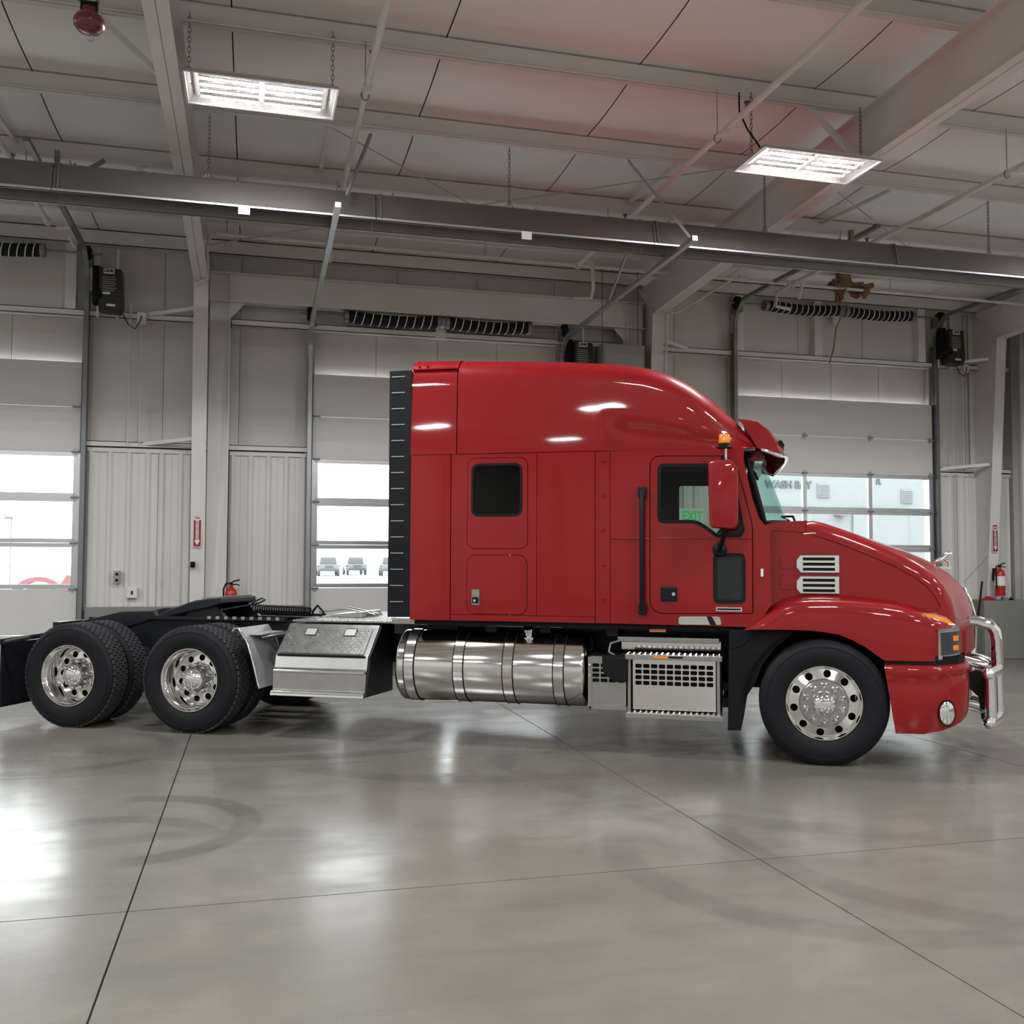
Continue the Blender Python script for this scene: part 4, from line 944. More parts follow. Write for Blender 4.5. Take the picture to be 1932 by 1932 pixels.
# sun visor bowed across the cab front
def visor_row(v):
    y = YC+v*0.985; bow = 1-abs(v)**2.2
    sec = [(-0.66, 2.855), (-0.58, 2.875), (-0.50, 2.855), (-0.42, 2.79), (-0.36, 2.70), (-0.325, 2.60), (-0.322, 2.575)]
    return [(x+0.085*bow*(0.2+0.8*i/6), y, z-0.03*(abs(v)**3)*(1 if i else 0)+0.02*bow) for i, (x, z) in enumerate(sec)]
rows = [visor_row(-1+2*j/20) for j in range(21)]
vz = MB().grid(rows).build('sun_visor', 'red_paint', truck, smooth=50, solid=0.012)
for v in (-1, 1):
    r = visor_row(v); MB().add([(p[0], p[1], p[2]) for p in r]+[(-0.50, r[0][1], 2.60), (-0.60, r[0][1], 2.78)], [tuple(range(9))]).build('visor_end', 'red_paint', vz, solid=0.012)
rim = [Vector(visor_row(-1+2*j/20)[-1]) for j in range(21)]
rim = [Vector((-0.47, YC-0.985, 2.60))]+rim+[Vector((-0.47, YC+0.985, 2.60))]
MB().tube([p+Vector((0.0, 0, -0.012)) for p in rim], 0.019, 10).build('visor_rim', 'chrome', vz, smooth=60)
for v in (-0.7, -0.4, 0, 0.4, 0.7):
    r = visor_row(v); p = Vector(r[4]).lerp(Vector(r[5]), 0.3)
    MB().tube([p+Vector((0.008, -0.06, 0.0)), p+Vector((0.012, 0.06, 0.0))], 0.022, 8).build('marker_lamp', 'black', vz, smooth=50)
# ---- mirror, arm, beacon
mo = rpoly([sd(1336, 872, -0.15), sd(1380, 868, -0.15), sd(1392, 885, -0.15), sd(1393, 990, -0.15), sd(1385, 998, -0.15), sd(1340, 996, -0.15)], 0.03, 4)
mesh_b = MB().prism(mo, 'y', -0.26, -0.06).mesh('mirror_housing', 'red_paint', 40, bevel=0.025)
mir = inst('mirror_housing', mesh_b, truck); inst('mirror_housing', mesh_b, truck, (0, 2*YC, 0), (0, 0, 0), (1, -1, 1))
mx0, mx1 = sd(1336, 0, -0.15)[0], sd(1392, 0, -0.15)[0]
for s in (0, 1):
    f = (lambda y: y) if s == 0 else (lambda y: 2*YC-y)
    MB().box(mx0-0.008, mx0+0.004, *sorted((f(-0.24), f(-0.08))), 1.96, 2.42).build('mirror_glass', 'chrome', truck)
    MB().tube([(-0.765, f(-0.15), 1.93), (-0.78, f(-0.10), 1.84), (-0.815, f(0.03), 1.74), (-0.82, f(0.09), 1.73)], 0.020, 10).build('mirror_arm', 'black_satin', truck, smooth=60)
    MB().lathe([(0.0, 0.03), (0.04, 0.028), (0.06, 0.01), (0.06, 0.0)], (-0.815, f(0.085), 1.735), 'y', 18, -1 if s == 0 else 1).build('arm_mount', 'black_satin', truck, smooth=50)
    MB().tube([(-0.77, f(-0.12), 2.44), (-0.78, f(-0.05), 2.50), (-0.78, f(0.09), 2.50)], 0.022, 8).build('mirror_arm', 'black_satin', truck, smooth=60)
bx, by = -0.768, -0.08
MB().cyl((bx+0.01, by, 2.46), (bx+0.01, by, 2.575), 0.011, 10).build('beacon_post', 'chrome', truck, smooth=50)
MB().lathe([(0.0, 0.0), (0.066, 0.0), (0.066, 0.008), (0.045, 0.022), (0.044, 0.040), (0.0, 0.040)], (bx, by, 2.572), 'z', 24).build('beacon_base', 'black', truck, smooth=40)
MB().lathe([(0.046, 0.0), (0.049, 0.01), (0.045, 0.065), (0.038, 0.075), (0.0, 0.078)], (bx, by, 2.612), 'z', 24).build('beacon', 'amber', truck, smooth=50)
# ---- hood
HP = [(-0.14, 1.995), (-0.04, 2.005), (0.06, 1.985), (0.25, 1.925), (0.5, 1.838), (0.785, 1.735), (0.98, 1.645), (1.12, 1.56), (1.22, 1.465), (1.29, 1.355), (1.325, 1.24), (1.338, 1.12), (1.340, 0.98), (1.335, 0.90)]
NP = len(HP); rows = []; edge_near = []
HW = 0.88
for i, (xp_, zp_) in enumerate(HP):
    a_ = HP[max(i-1, 0)]; c_ = HP[min(i+1, NP-1)]; t = Vector((c_[0]-a_[0], c_[1]-a_[1])).normalized(); nx, nz = -t.y, t.x
    if nz < 0 and nx < 0: nx, nz = -nx, -nz
    nx, nz = abs(nx), abs(nz)
    d = 0.27*max(0, (xp_+0.14)/1.48)**1.3
    half = []
    for s in range(9):
        v = 1-s/8; half.append((xp_-d*v**2.2, HW*v, zp_-0.02*v*v))
    e0 = half[0]; arc = []
    for k in range(6, 0, -1):
        th = R2(90*k/6); rr = 0.115
        arc.append((e0[0]-nx*rr*(1-math.cos(th)), e0[1]+0.10*math.sin(th), e0[2]-nz*rr*(1-math.cos(th))))
    full = arc+half; edge_near.append((full[0][0], full[0][2]))
    rows.append([(x, YC-y, z) for x, y, z in full]+[(x, YC+y, z) for x, y, z in reversed(full[:-1])])
hood = MB().grid(rows).build('hood', 'red_paint', truck, smooth=45)
yhs = YC-HW-0.10
hs_out = edge_near+[(edge_near[-1][0], 0.9), (-0.36, 0.9)]
xa, za = sd(1452, 1014, yhs); hs_out += [(xa+0.01, za-0.02), (xa+0.04, za+0.03)]
hs_out = [(-0.12, edge_near[0][1])]+edge_near[1:]+[(edge_near[-1][0]-0.02, 1.13), (-0.45, 1.13), (-0.45, sd(1452, 1022, yhs)[1]), (-0.385, sd(1460, 1000, yhs)[1]), (-0.33, sd(1470, 990, yhs)[1])]
hsm = plate_mesh('hood_side', hs_out, 'red_paint', lambda x, z: yhs, 0.015, cut=False)
inst('hood_side', hsm, truck); inst('hood_side', hsm, truck, (0, 2*YC, 0), (0, 0, 0), (1, -1, 1))
# cowl between hood and windshield
MB().prism([(-0.46, 1.90), (-0.12, 1.88), (-0.10, 1.985), (-0.30, 1.975), (-0.46, 1.955)], 'y', 0.235, 2.205).build('cowl', 'red_paint', truck, bevel=0.01)
# raised pressing behind the vents
vent_out = []
for (pa, pb) in (((1503, 1080), (1583, 1047)), ((1503, 1120), (1583, 1087))):
    x0, z0 = sd(pa[0], pa[1], yhs); x1, z1 = sd(pb[0], pb[1], yhs)
    fr = [(x0+0.03, z0), (x1, z0), (x1, z1), (x0+0.03, z1), (x0, z1-0.04), (x0, z0+0.04)]
    v = MB().prism(fr, 'y', yhs-0.02, yhs+0.005).build('side_vent', 'chrome', truck, bevel=0.006)
    for k in range(3):
        zz = z0+(z1-z0)*(0.10+0.29*k); h = (z1-z0)*0.17
        MB().box(x0+0.05, x1-0.035, yhs-0.024, yhs-0.016, zz, zz+h).build('vent_slot', 'black', v)
        MB().box(x0+0.05, x1-0.035, yhs-0.034, yhs-0.014, zz+h, zz+h+0.012).build('louvre', 'chrome', v)
    MB().box(x0-0.13, x0-0.02, yhs-0.006, yhs, z0+0.03, z1-0.0).build('vent_pressing', 'red_paint', truck, bevel=0.004)
MB().tube([(edge_near[i][0], yhs-0.002, edge_near[i][1]-0.004) for i in range(1, 10)], 0.009, 6).build('hood_crease', 'red_paint', truck, smooth=60)
# ---- fenders: swept along the plan path
def fender(sgn, name):
    path = [(-0.615, 0.02), (-0.54, 0.008), (-0.42, 0.0), (-0.30, 0.0), (-0.2, 0), (-0.1, 0), (0.0, 0.0), (0.12, 0.0), (0.22, 0.0), (0.32, 0.0), (0.40, 0.0), (0.455, 0.0), (0.475, 0.0), (0.60, 0.0), (0.74, 0.006), (0.85, 0.028), (0.94, 0.065), (1.00, 0.115), (1.045, 0.19), (1.075, 0.28), (1.10, 0.38)]
    ztab = [(-0.62, 1.085), (-0.55, 1.13), (-0.45, 1.20), (-0.32, 1.295), (-0.22, 1.325), (-0.05, 1.338), (0.2, 1.332), (0.45, 1.31), (0.66, 1.275), (0.76, 1.238), (0.9, 1.19), (1.02, 1.16), (1.10, 1.15)]
    zlow = [(-0.62, 1.075), (-0.54, 1.082), (-0.3, 1.087), (-0.05, 1.082), (0.12, 1.055), (0.26, 1.0), (0.36, 0.935), (0.44, 0.868), (0.475, 0.858), (1.2, 0.862)]
    rows = []
    for i, (x, y) in enumerate(path):
        a_ = Vector(path[max(i-1, 0)]); c_ = Vector(path[min(i+1, len(path)-1)]); t = (c_-a_).normalized(); n = Vector((-t.y, t.x)) if False else Vector((t.y, -t.x))   # outward
        zt, zl = interp(x, ztab), interp(x, zlow); h = zt-zl
        r = []
        hh = min(0.055, h*0.4)
        for inn, z in ((0.03, zl+0.004), (0.0, zl), (0.0, zl+(zt-hh-zl)*0.35), (0.004, zl+(zt-hh-zl)*0.7), (0.010, zt-hh), (0.022, zt-hh*0.45), (0.05, zt-hh*0.1), (0.09, zt), (0.17, zt+0.012), (0.30, zt+0.05)):
            p = Vector((x, y))-n*inn
            if x < 0.9 and inn > 0.05: p.x = x
            r.append((p.x, p.y if sgn > 0 else 2*YC-p.y, z))
        rows.append(r)
    return MB().grid(rows).build(name, 'red_paint', truck, smooth=42)
fender(1, 'fender'); fender(-1, 'fender')
# ---- bumper wrapped round the front
bp_path = [(0.47, 0.005), (0.58, 0.0), (0.74, 0.0), (0.88, 0.010), (0.97, 0.035), (1.045, 0.085), (1.10, 0.17), (1.13, 0.28), (1.165, 0.5), (1.19, 0.85), (1.20, 1.22)]
bp_path = bp_path+[(x, 2*YC-y) for x, y in reversed(bp_path[:-1])]
rows = []
for i, (x, y) in enumerate(bp_path):
    a_ = Vector(bp_path[max(i-1, 0)]); c_ = Vector(bp_path[min(i+1, len(bp_path)-1)]); t = (c_-a_).normalized(); n = Vector((t.y, -t.x))
    zl = interp(x, [(0.45, 0.285), (0.74, 0.29), (0.90, 0.325), (1.0, 0.365), (1.06, 0.395), (1.12, 0.44), (1.2, 0.44)]); zt = interp(x, [(0.45, 0.828), (0.9, 0.832), (1.1, 0.845), (1.2, 0.85)])
    r = []
    for o_, f_ in ((-0.04, 0.0), (-0.008, 0.0), (0.004, 0.12), (0.010, 0.4), (0.010, 0.7), (0.0, 0.80), (0.012, 0.84), (0.012, 0.93), (0.0, 0.985), (-0.025, 1.0), (-0.08, 1.0)):
        z = zl+(zt-zl)*f_; xx = x
        if i in (0, len(bp_path)-1): xx = x-0.012+0.08*(1-f_)
        p = Vector((xx, y))+n*o_; r.append((p.x, p.y, z))
    rows.append(r)
bumper = MB().grid(rows).build('bumper', 'red_paint', truck, smooth=42)
MB().grid([[(x*0.985, YC+(y-YC)*0.985, z) for z in (0.80, 0.90)] for x, y in bp_path]).build('bumper_gap', 'black', truck)
for s in (0, 1):
    f = (lambda y: y) if s == 0 else (lambda y: 2*YC-y)
    # fog lamp
    c = Vector((0.915, f(0.012), 0.462)); nrm = Vector((0.30, (-0.954 if s == 0 else 0.954), 0)); up = Vector((0, 0, 1)); sd_ = nrm.cross(up)
    def disc(rad0, rad1, dep, nm, m_):
        b = MB(); n_ = 28; v0 = [c+nrm*0.012+sd_*(rad0*math.cos(2*math.pi*k/n_))+up*(rad0*1.5*math.sin(2*math.pi*k/n_)) for k in range(n_)]; v1 = [c+nrm*(0.012-dep)+sd_*(rad1*math.cos(2*math.pi*k/n_))+up*(rad1*1.5*math.sin(2*math.pi*k/n_)) for k in range(n_)]
        b.add(v0+v1, [(k, (k+1) % n_, n_+(k+1) % n_, n_+k) for k in range(n_)]+([tuple(range(n_, 2*n_))])); return b.build(nm, m_, truck, smooth=50)
    disc(0.070, 0.060, 0.004, 'fog_lamp_bezel', 'black'); disc(0.060, 0.040, -0.012, 'fog_lamp', 'chrome')
    # headlight unit on the corner
    def strip(x0, x1, z0, z1, offo, nm, m_, parent, th=0.012):
        pth = [(0.74, 0.006), (0.85, 0.028), (0.94, 0.065), (1.00, 0.115), (1.045, 0.19), (1.075, 0.28)]; rows_ = []
        for q in range(9):
            x = x0+(x1-x0)*q/8; y = interp(x, pth); yy = interp(x+0.02, pth); t = Vector((0.02, yy-y)).normalized(); n = Vector((t.y, -t.x))
            p = Vector((x, y))+n*offo; z1_ = z1 if not callable(z1) else z1(x); z0_ = z0 if not callable(z0) else z0(x)
            rows_.append([(p.x-0.0, f(p.y), z0_), (p.x, f(p.y), z1_)])
        return MB().grid(rows_).build(nm, m_, parent, solid=th, smooth=40)
    hl = strip(0.862, 1.048, lambda x: 0.872+0.14*(x-0.862), lambda x: 1.112+0.10*(x-0.862), 0.010, 'headlight', 'chrome', truck)
    strip(0.885, 1.038, lambda x: 0.90+0.14*(x-0.862), lambda x: 1.085+0.08*(x-0.862), 0.016, 'lens', 'lamp_lens', hl, 0.006)
    for za, zb_ in ((0.945, 0.985), (1.02, 1.06)): strip(0.975, 1.02, za, zb_, 0.020, 'amber_lamp', 'amber', hl, 0.004)
    # amber turn lamp on the fender top
    tp = [(0.752, 0.03, 1.232), (0.85, 0.055, 1.145), (1.01, 0.15, 1.135), (0.95, 0.16, 1.19), (0.86, 0.10, 1.222)]
    tv = [Vector((x, f(y), z+0.006)) for x, y, z in tp]
    MB().add(tv+[v_-Vector((0, 0, 0.03)) for v_ in tv], [tuple(range(5)), (9, 8, 7, 6, 5)]+[(k, (k+1) % 5, 5+(k+1) % 5, 5+k) for k in range(5)]).build('turn_lamp', 'amber', truck)
    MB().tube(tv, 0.007, 6, closed=True).build('turn_lamp_bezel', 'chrome', truck)
# grille on the nose
gr = MB().box(1.315, 1.345, 0.98, 1.46, 0.90, 1.20).build('grille', 'black', truck)
for k in range(8): MB().box(1.34, 1.352, 1.0, 1.44, 0.91+0.034*k, 0.925+0.034*k).build('grille_bar', 'chrome', gr)
MB().tube([(1.318, 0.92, 0.90), (1.325, 0.92, 1.05), (1.315, 0.92, 1.2), (1.28, 0.92, 1.33), (1.24, 0.95, 1.42)], 0.014, 8).build('grille_surround', 'chrome', truck, smooth=60)
# small chrome ornament on the nose
MB().tube([(1.035, YC, 1.628), (1.06, YC, 1.640), (1.10, YC, 1.655), (1.135, YC, 1.682), (1.155, YC, 1.708), (1.18, YC, 1.716), (1.20, YC, 1.708)], [0.012, 0.024, 0.024, 0.026, 0.022, 0.020, 0.010], 10).tube([(1.13, YC, 1.668), (1.17, YC, 1.640), (1.175, YC, 1.60)], [0.012, 0.010, 0.010], 8).tube([(1.05, YC, 1.635), (1.055, YC, 1.59)], [0.014, 0.012], 8).box(1.03, 1.19, YC-0.018, YC+0.018, 1.575, 1.60).build('hood_ornament', 'chrome', truck, smooth=60)
# ---- bull bar
def mir_path(pts): return pts+[(x, 2*YC-y, z) for x, y, z in reversed(pts[:-1] if abs(pts[-1][1]-YC) < 1e-6 else pts)]
for z in (0.745, 0.355):
    pts = mir_path([(1.285, 0.30, z), (1.40, 0.55, z), (1.50, 0.86, z), (1.515, YC, z)])
    bb = MB().tube(pts, 0.046, 14).build('bull_bar_tube', 'chrome', truck, smooth=60)
    for y in (0.30, 2*YC-0.30): MB().lathe([(0.0, -0.055), (0.03, -0.05), (0.048, -0.02), (0.05, 0.01), (0.04, 0.04), (0.0, 0.05)], (1.285, y, z), 'y', 16, 1 if y < 1 else -1).build('tube_end', 'chrome', bb, smooth=60)
for s in (0, 1):
    f = (lambda y: y) if s == 0 else (lambda y: 2*YC-y)
    MB().cyl((1.315, f(0.37), 0.355), (1.315, f(0.37), 0.745), 0.046, 14).build('bull_bar_post', 'chrome', truck, smooth=60)
    up_ = [(1.12, f(0.66), 1.16), (1.28, f(0.68), 1.145), (1.385, f(0.70), 1.115), (1.43, f(0.71), 1.06), (1.445, f(0.72), 0.98), (1.45, f(0.72), 0.34)]
    MB().tube(up_, 0.048, 14).build('bull_bar_hoop', 'chrome', truck, smooth=60)
    MB().tube([(1.05, f(0.42), 0.86), (1.27, f(0.45), 0.80), (1.30, f(0.46), 0.79)], 0.036, 12).build('bull_bar_arm', 'chrome', truck, smooth=60)
    MB().tube([(1.08, f(0.42), 0.47), (1.28, f(0.45), 0.42)], 0.016, 10).build('bull_bar_stay', 'chrome', truck, smooth=60)
    MB().prism([(1.10, 0.60), (1.10, 0.70), (1.22, 0.76), (1.32, 0.74), (1.32, 0.36), (1.26, 0.36), (1.24, 0.54), (1.18, 0.60)], 'y', *sorted((f(0.44), f(0.46)))).build('bull_bar_plate', 'black', truck)
# ---- black skirt between steps and front tyre, wheel wells
sk_o = sds([(1376, 1188), (1437, 1188), (1500, 1192), (1462, 1222), (1437, 1256), (1424, 1290), (1410, 1312), (1404, 1350), (1398, 1378), (1373, 1378)], 0.1)
me = plate_mesh('fender_skirt', sk_o, 'black', lambda x, z: 0.10, 0.03, cut=False); both('fender_skirt', me)
MB().tube([(p[0], 0.095, p[1]) for p in sds([(1378, 1224), (1398, 1218), (1412, 1206), (1428, 1197)], 0.095)], 0.008, 6).build('skirt_fold', 'black_satin', truck)
for s in (0, 1):
    f = (lambda y: y) if s == 0 else (lambda y: 2*YC-y)
    rows = []
    for k in range(17):
        a = R2(-8+190*k/16); rows.append([(0.62*math.cos(a), f(0.04), 0.50+0.60*math.sin(a)), (0.62*math.cos(a), f(0.70), 0.50+0.60*math.sin(a))])
    MB().grid(rows).build('wheel_well', 'black', truck)
    MB().box(-0.66, 0.66, *sorted((f(0.66), f(0.70))), 0.55, 1.25).build('inner_fender', 'black', truck)

# pressed body line along the cab
for x0, x1, nm in ((-1.73, -1.40, 'cab_body_line'), (-1.355, -0.85, 'door_body_line'), (-0.78, -0.56, 'door_body_line')):
    MB().tube([(x0, ys(0, 1.83)-0.004, 1.835), ((x0+x1)/2, ys(0, 1.83)-0.009, 1.833), (x1, ys(0, 1.83)-0.004, 1.828)], 0.007, 8).build(nm, 'red_paint', truck, smooth=60)
cab_in = plate_mesh('cab_trim', [p for p in cab_pts], 'interior', off(0.066), 0.01, [inset_poly(win_o, -0.012)], cut=False); both('cab_trim', cab_in)
# ---- wheels
def ring_tread(R_, y0, y1, rows_, n_, h=0.013):
    b = MB(); w = (y1-y0)/rows_
    for r in range(rows_):
        for k in range(n_):
            a0 = 2*math.pi*(k+0.5*(r % 2))/n_; a1 = a0+2*math.pi/n_*0.80
            ya, yb = y0+w*r+0.006, y0+w*(r+1)-0.006; vs_ = []
            for rad in (R_-0.004, R_+h):
                for a, y in ((a0, ya), (a1, ya+0.0), (a1, yb), (a0, yb)):
                    vs_.append((rad*math.cos(a), y, rad*math.sin(a)))
            b.add(vs_, [(4, 5, 6, 7), (0, 1, 5, 4), (1, 2, 6, 5), (2, 3, 7, 6), (3, 0, 4, 7)])
    return b
TR = 0.508
def tire_mesh(name, R_=TR, W_=0.285, drive=True):
    core = R_-0.014 if drive else R_
    half = [(0.285, 0.05), (0.300, 0.024), (0.325, 0.010), (0.37, 0.001), (0.415, 0.0), (0.445, 0.006), (0.447, 0.003), (0.452, 0.003), (0.454, 0.009), (0.474, 0.018), (0.488, 0.030), (core-0.004, 0.044), (core, 0.060)]
    mid = []
    if not drive:
        for g in (0.085, 0.125, 0.165, 0.205): mid += [(core, g-0.007), (core-0.012, g-0.004), (core-0.012, g+0.004), (core, g+0.007)]
    prof = half+mid+[(r, W_-y) for r, y in reversed(half)]
    return MB().lathe(prof, (0, 0, 0), 'y', 72).mesh(name, 'rubber', 28)
tire_steer = tire_mesh('tire', drive=False); tire_drive = tire_mesh('tire')
tread_me = ring_tread(TR-0.014, 0.036, 0.249, 5, 56).mesh('tread', 'rubber_tread')
shoulder_me = None
def disc_with_holes(r0, r1, rh, hr, nh, f, th, phase=0.0):
    def circ(cx, cz, r, n): return [(cx+r*math.cos(2*math.pi*k/n), cz+r*math.sin(2*math.pi*k/n)) for k in range(n)]
    holes = [circ(0, 0, r0, 48)]+[circ(rh*math.cos(2*math.pi*(k+phase)/nh), rh*math.sin(2*math.pi*(k+phase)/nh), hr, 16) for k in range(nh)]
    return plate_mesh('wheel', circ(0, 0, r1, 72), 'polished', lambda x, z: f(math.hypot(x, z)), th, holes, dx=0.05, dz=0.05, smooth=50)
def lug_mesh(chrome_cover=True):
    return MB().lathe([(0.0, 0.075), (0.010, 0.073), (0.018, 0.062), (0.021, 0.04), (0.021, 0.016), (0.029, 0.008), (0.029, 0.0)], (0, 0, 0), 'y', 12, -1).mesh('lug_nut', 'chrome', 40)
lug = lug_mesh()
rim_steer_lip = MB().lathe([(0.300, 0.022), (0.297, 0.014), (0.290, 0.014), (0.284, 0.024), (0.280, 0.038), (0.276, 0.052), (0.268, 0.058), (0.262, 0.11), (0.27, 0.27)], (0, 0, 0), 'y', 72).mesh('rim_lip', 'polished', 40)
rim_steer_hub = MB().lathe([(0.196, 0.036), (0.190, 0.018), (0.182, 0.010), (0.09, 0.010), (0.09, 0.012)], (0, 0, 0), 'y', 60).mesh('hub_face', 'brushed', 35)
hub_steer = MB().lathe([(0.102, 0.012), (0.100, -0.016), (0.090, -0.040), (0.064, -0.060), (0.03, -0.070), (0.0, -0.072)], (0, 0, 0), 'y', 40).mesh('hub_cap', 'chrome', 50)
disc_steer = disc_with_holes(0.194, 0.277, 0.236, 0.0305, 10, lambda r: 0.034+0.020*(r-0.194)/0.083, 0.012, 0.3)
drum = MB().lathe([(0.0, 0.12), (0.255, 0.12), (0.255, 0.26), (0.0, 0.26)], (0, 0, 0), 'y', 40).mesh('brake_drum', 'black', 40)
rim_drive_lip = MB().lathe([(0.300, 0.022), (0.297, 0.012), (0.289, 0.012), (0.283, 0.024), (0.276, 0.045), (0.266, 0.055), (0.262, 0.075), (0.256, 0.085), (0.252, 0.185), (0.247, 0.205), (0.238, 0.210)], (0, 0, 0), 'y', 72).mesh('rim_lip', 'polished', 30)
disc_drive = disc_with_holes(0.150, 0.240, 0.197, 0.031, 10, lambda r: 0.206-0.012*(0.240-r)/0.09, 0.012, 0.3)
rim_drive_hub = MB().lathe([(0.152, 0.196), (0.148, 0.188), (0.112, 0.186), (0.110, 0.12), (0.106, 0.10)], (0, 0, 0), 'y', 60).mesh('hub_face', 'brushed', 35)
hub_drive = MB().lathe([(0.108, 0.105), (0.104, 0.080), (0.090, 0.056), (0.060, 0.040), (0.03, 0.033), (0.0, 0.032)], (0, 0, 0), 'y', 40).mesh('hub_cap', 'chrome', 50)
inner_rim = MB().lathe([(0.300, 0.022), (0.285, 0.02), (0.27, 0.06), (0.26, 0.14), (0.0, 0.15)], (0, 0, 0), 'y', 48).mesh('rim', 'galv', 40)
def wheel(kind, x, y, flip, rot=0.0):
    s = (1, -1 if flip else 1, 1)
    base = {'steer': disc_steer, 'drive': disc_drive, 'inner': inner_rim}[kind]
    w = inst('wheel', base, truck, (x, y, TR-0.006), (0, rot, 0), s)
    if kind == 'steer':
        inst('tire', tire_steer, w)
        for m_, nm in ((rim_steer_lip, 'rim_lip'), (rim_steer_hub, 'hub_face'), (hub_steer, 'hub_cap'), (drum, 'brake_drum')): inst(nm, m_, w)
        for k in range(10): a = 2*math.pi*(k+0.5)/10; inst('lug_nut', lug, w, (0.143*math.cos(a), 0.010, 0.143*math.sin(a)))
    else:
        inst('tire', tire_drive, w); t_ = inst('tread', tread_me, w); t_['kind'] = 'stuff'
        if kind == 'drive':
            for m_, nm in ((rim_drive_lip, 'rim_lip'), (rim_drive_hub, 'hub_face'), (hub_drive, 'hub_cap')): inst(nm, m_, w)
            inst('brake_drum', drum, w, (0, 0.11, 0))
            for k in range(10): a = 2*math.pi*(k+0.5)/10; inst('lug_nut', lug, w, (0.130*math.cos(a), 0.188, 0.130*math.sin(a)))
    return w
wheel('steer', 0.0, 0.0, False); wheel('steer', 0.0, 2*YC, True)
for i, x in enumerate((-5.715, -7.035)):
    wheel('drive', x, 0.0, False, 0.2*i); wheel('inner', x, 0.335, False); wheel('drive', x, 2*YC, True); wheel('inner', x, 2*YC-0.335, True)
# ---- chassis
for y in (0.80, 1.56):
    b = MB(); b.box(-7.40, 0.95, y, y+0.012, 0.74, 1.02); s = 0.07 if y < 1 else -0.07
    b.box(-7.40, 0.95, min(y, y+s), max(y, y+s), 1.008, 1.02); b.box(-7.85, 0.95, min(y, y+s), max(y, y+s), 0.74, 0.752)
    b.build('frame_rail', 'frame_black', truck)
    MB().prism([(-7.85, 0.84), (-7.40, 1.0), (-7.0, 1.085), (-6.62, 1.10), (-6.58, 1.02), (-7.40, 0.80), (-7.85, 0.74)], 'y', y-0.02, y+0.05).build('approach_ramp', 'frame_black', truck, bevel=0.006)
for x in (-7.8, -6.4, -5.0, -3.6, -2.0, -0.6): MB().box(x-0.05, x+0.05, 0.81, 1.56, 0.80, 0.96).build('cross_member', 'frame_black', truck)
for x in (-5.715, -7.035):
    MB().cyl((x, 0.2, TR), (x, 2.24, TR), 0.075, 16).lathe([(0.0, -0.2), (0.14, -0.15), (0.19, 0.0), (0.14, 0.15), (0.0, 0.2)], (x, YC, TR), 'x', 20).build('drive_axle', 'frame_black', truck, smooth=40)
    MB().box(x-0.45, x+0.45, 0.72, 0.80, 0.55, 0.66).box(x-0.45, x+0.45, 1.64, 1.72, 0.55, 0.66).build('suspension_beam', 'frame_black', truck, bevel=0.01)
    for y in (0.76, 1.68): MB().lathe([(0.0, 0.0), (0.10, 0.0), (0.12, 0.06), (0.10, 0.12), (0.12, 0.18), (0.1, 0.22), (0.0, 0.22)], (x-0.4, y, 0.66), 'z', 16).build('air_spring', 'rubber', truck, smooth=50)
MB().cyl((0, 0.3, 0.45), (0, 2.14, 0.45), 0.06, 12).box(-0.5, 0.5, 0.72, 0.80, 0.52, 0.58).build('front_axle', 'frame_black', truck)
MB().cyl((-5.5, YC, 0.62), (-1.2, YC, 0.72), 0.06, 12).build('drive_shaft', 'frame_black', truck)
MB().box(-1.3, 0.6, 0.86, 1.58, 0.5, 1.35).build('engine', 'frame_black', truck, bevel=0.04)
MB().box(-3.3, -0.5, 0.45, 2.0, 1.02, 1.07).build('cab_mount', 'frame_black', truck)
for x in (-2.85, -2.35, -1.75): MB().box(x-0.05, x+0.05, 0.30, 0.8, 0.98, 1.07).build('cab_bracket', 'frame_black', truck)
MB().box(-2.9, -2.2, 0.30, 0.34, 1.045, 1.058).build('bright_rail', 'brushed', truck)
MB().box(-3.74, -3.52, 0.13, 0.40, 1.06, 1.115).build('step_plate', 'brushed', truck, bevel=0.008)
# rear mudflap and bracket
for s in (0, 1):
    f = (lambda y: y) if s == 0 else (lambda y: 2*YC-y)
    MB().box(-7.80, -7.785, *sorted((f(0.0), f(0.62))), 0.17, 0.80).build('mud_flap', 'rubber', truck)
    MB().tube([(-7.80, f(-0.02), 0.82), (-7.80, f(0.80), 0.84)], 0.026, 10).build('flap_bar', 'frame_black', truck, smooth=50)
    MB().tube([(-7.80, f(0.0), 0.80), (-7.5, f(0.05), 0.86)], 0.02, 8).build('flap_stay', 'frame_black', truck, smooth=50)
# ---- fifth wheel
fw = MB().prism([(-6.62, 1.03), (-6.48, 1.10), (-6.20, 1.195), (-6.13, 1.215), (-5.98, 1.235), (-5.86, 1.24), (-5.85, 1.185), (-5.95, 1.15), (-6.2, 1.10), (-6.45, 1.04), (-6.6, 1.0)], 'y', 0.78, 1.55).build('fifth_wheel', 'frame_black', truck, bevel=0.012)
MB().prism([(-6.08, 1.228), (-5.88, 1.241), (-5.88, 1.252), (-6.08, 1.242)], 'y', 0.82, 1.50).build('bearing_plate', 'brushed', fw)
for y in (0.86, 1.54): MB().prism([(-6.3, 1.02), (-5.8, 1.02), (-5.95, 1.18), (-6.15, 1.18)], 'y', y-0.03, y+0.03).build('pivot_bracket', 'frame_black', fw)
MB().tube([(-5.85, 0.84, 1.12), (-5.55, 0.82, 1.17), (-5.42, 0.82, 1.20), (-5.36, 0.82, 1.23), (-5.40, 0.82, 1.245), (-5.50, 0.82, 1.20), (-5.53, 0.82, 1.175)], 0.010, 8).build('release_handle', 'frame_black', fw, smooth=60)
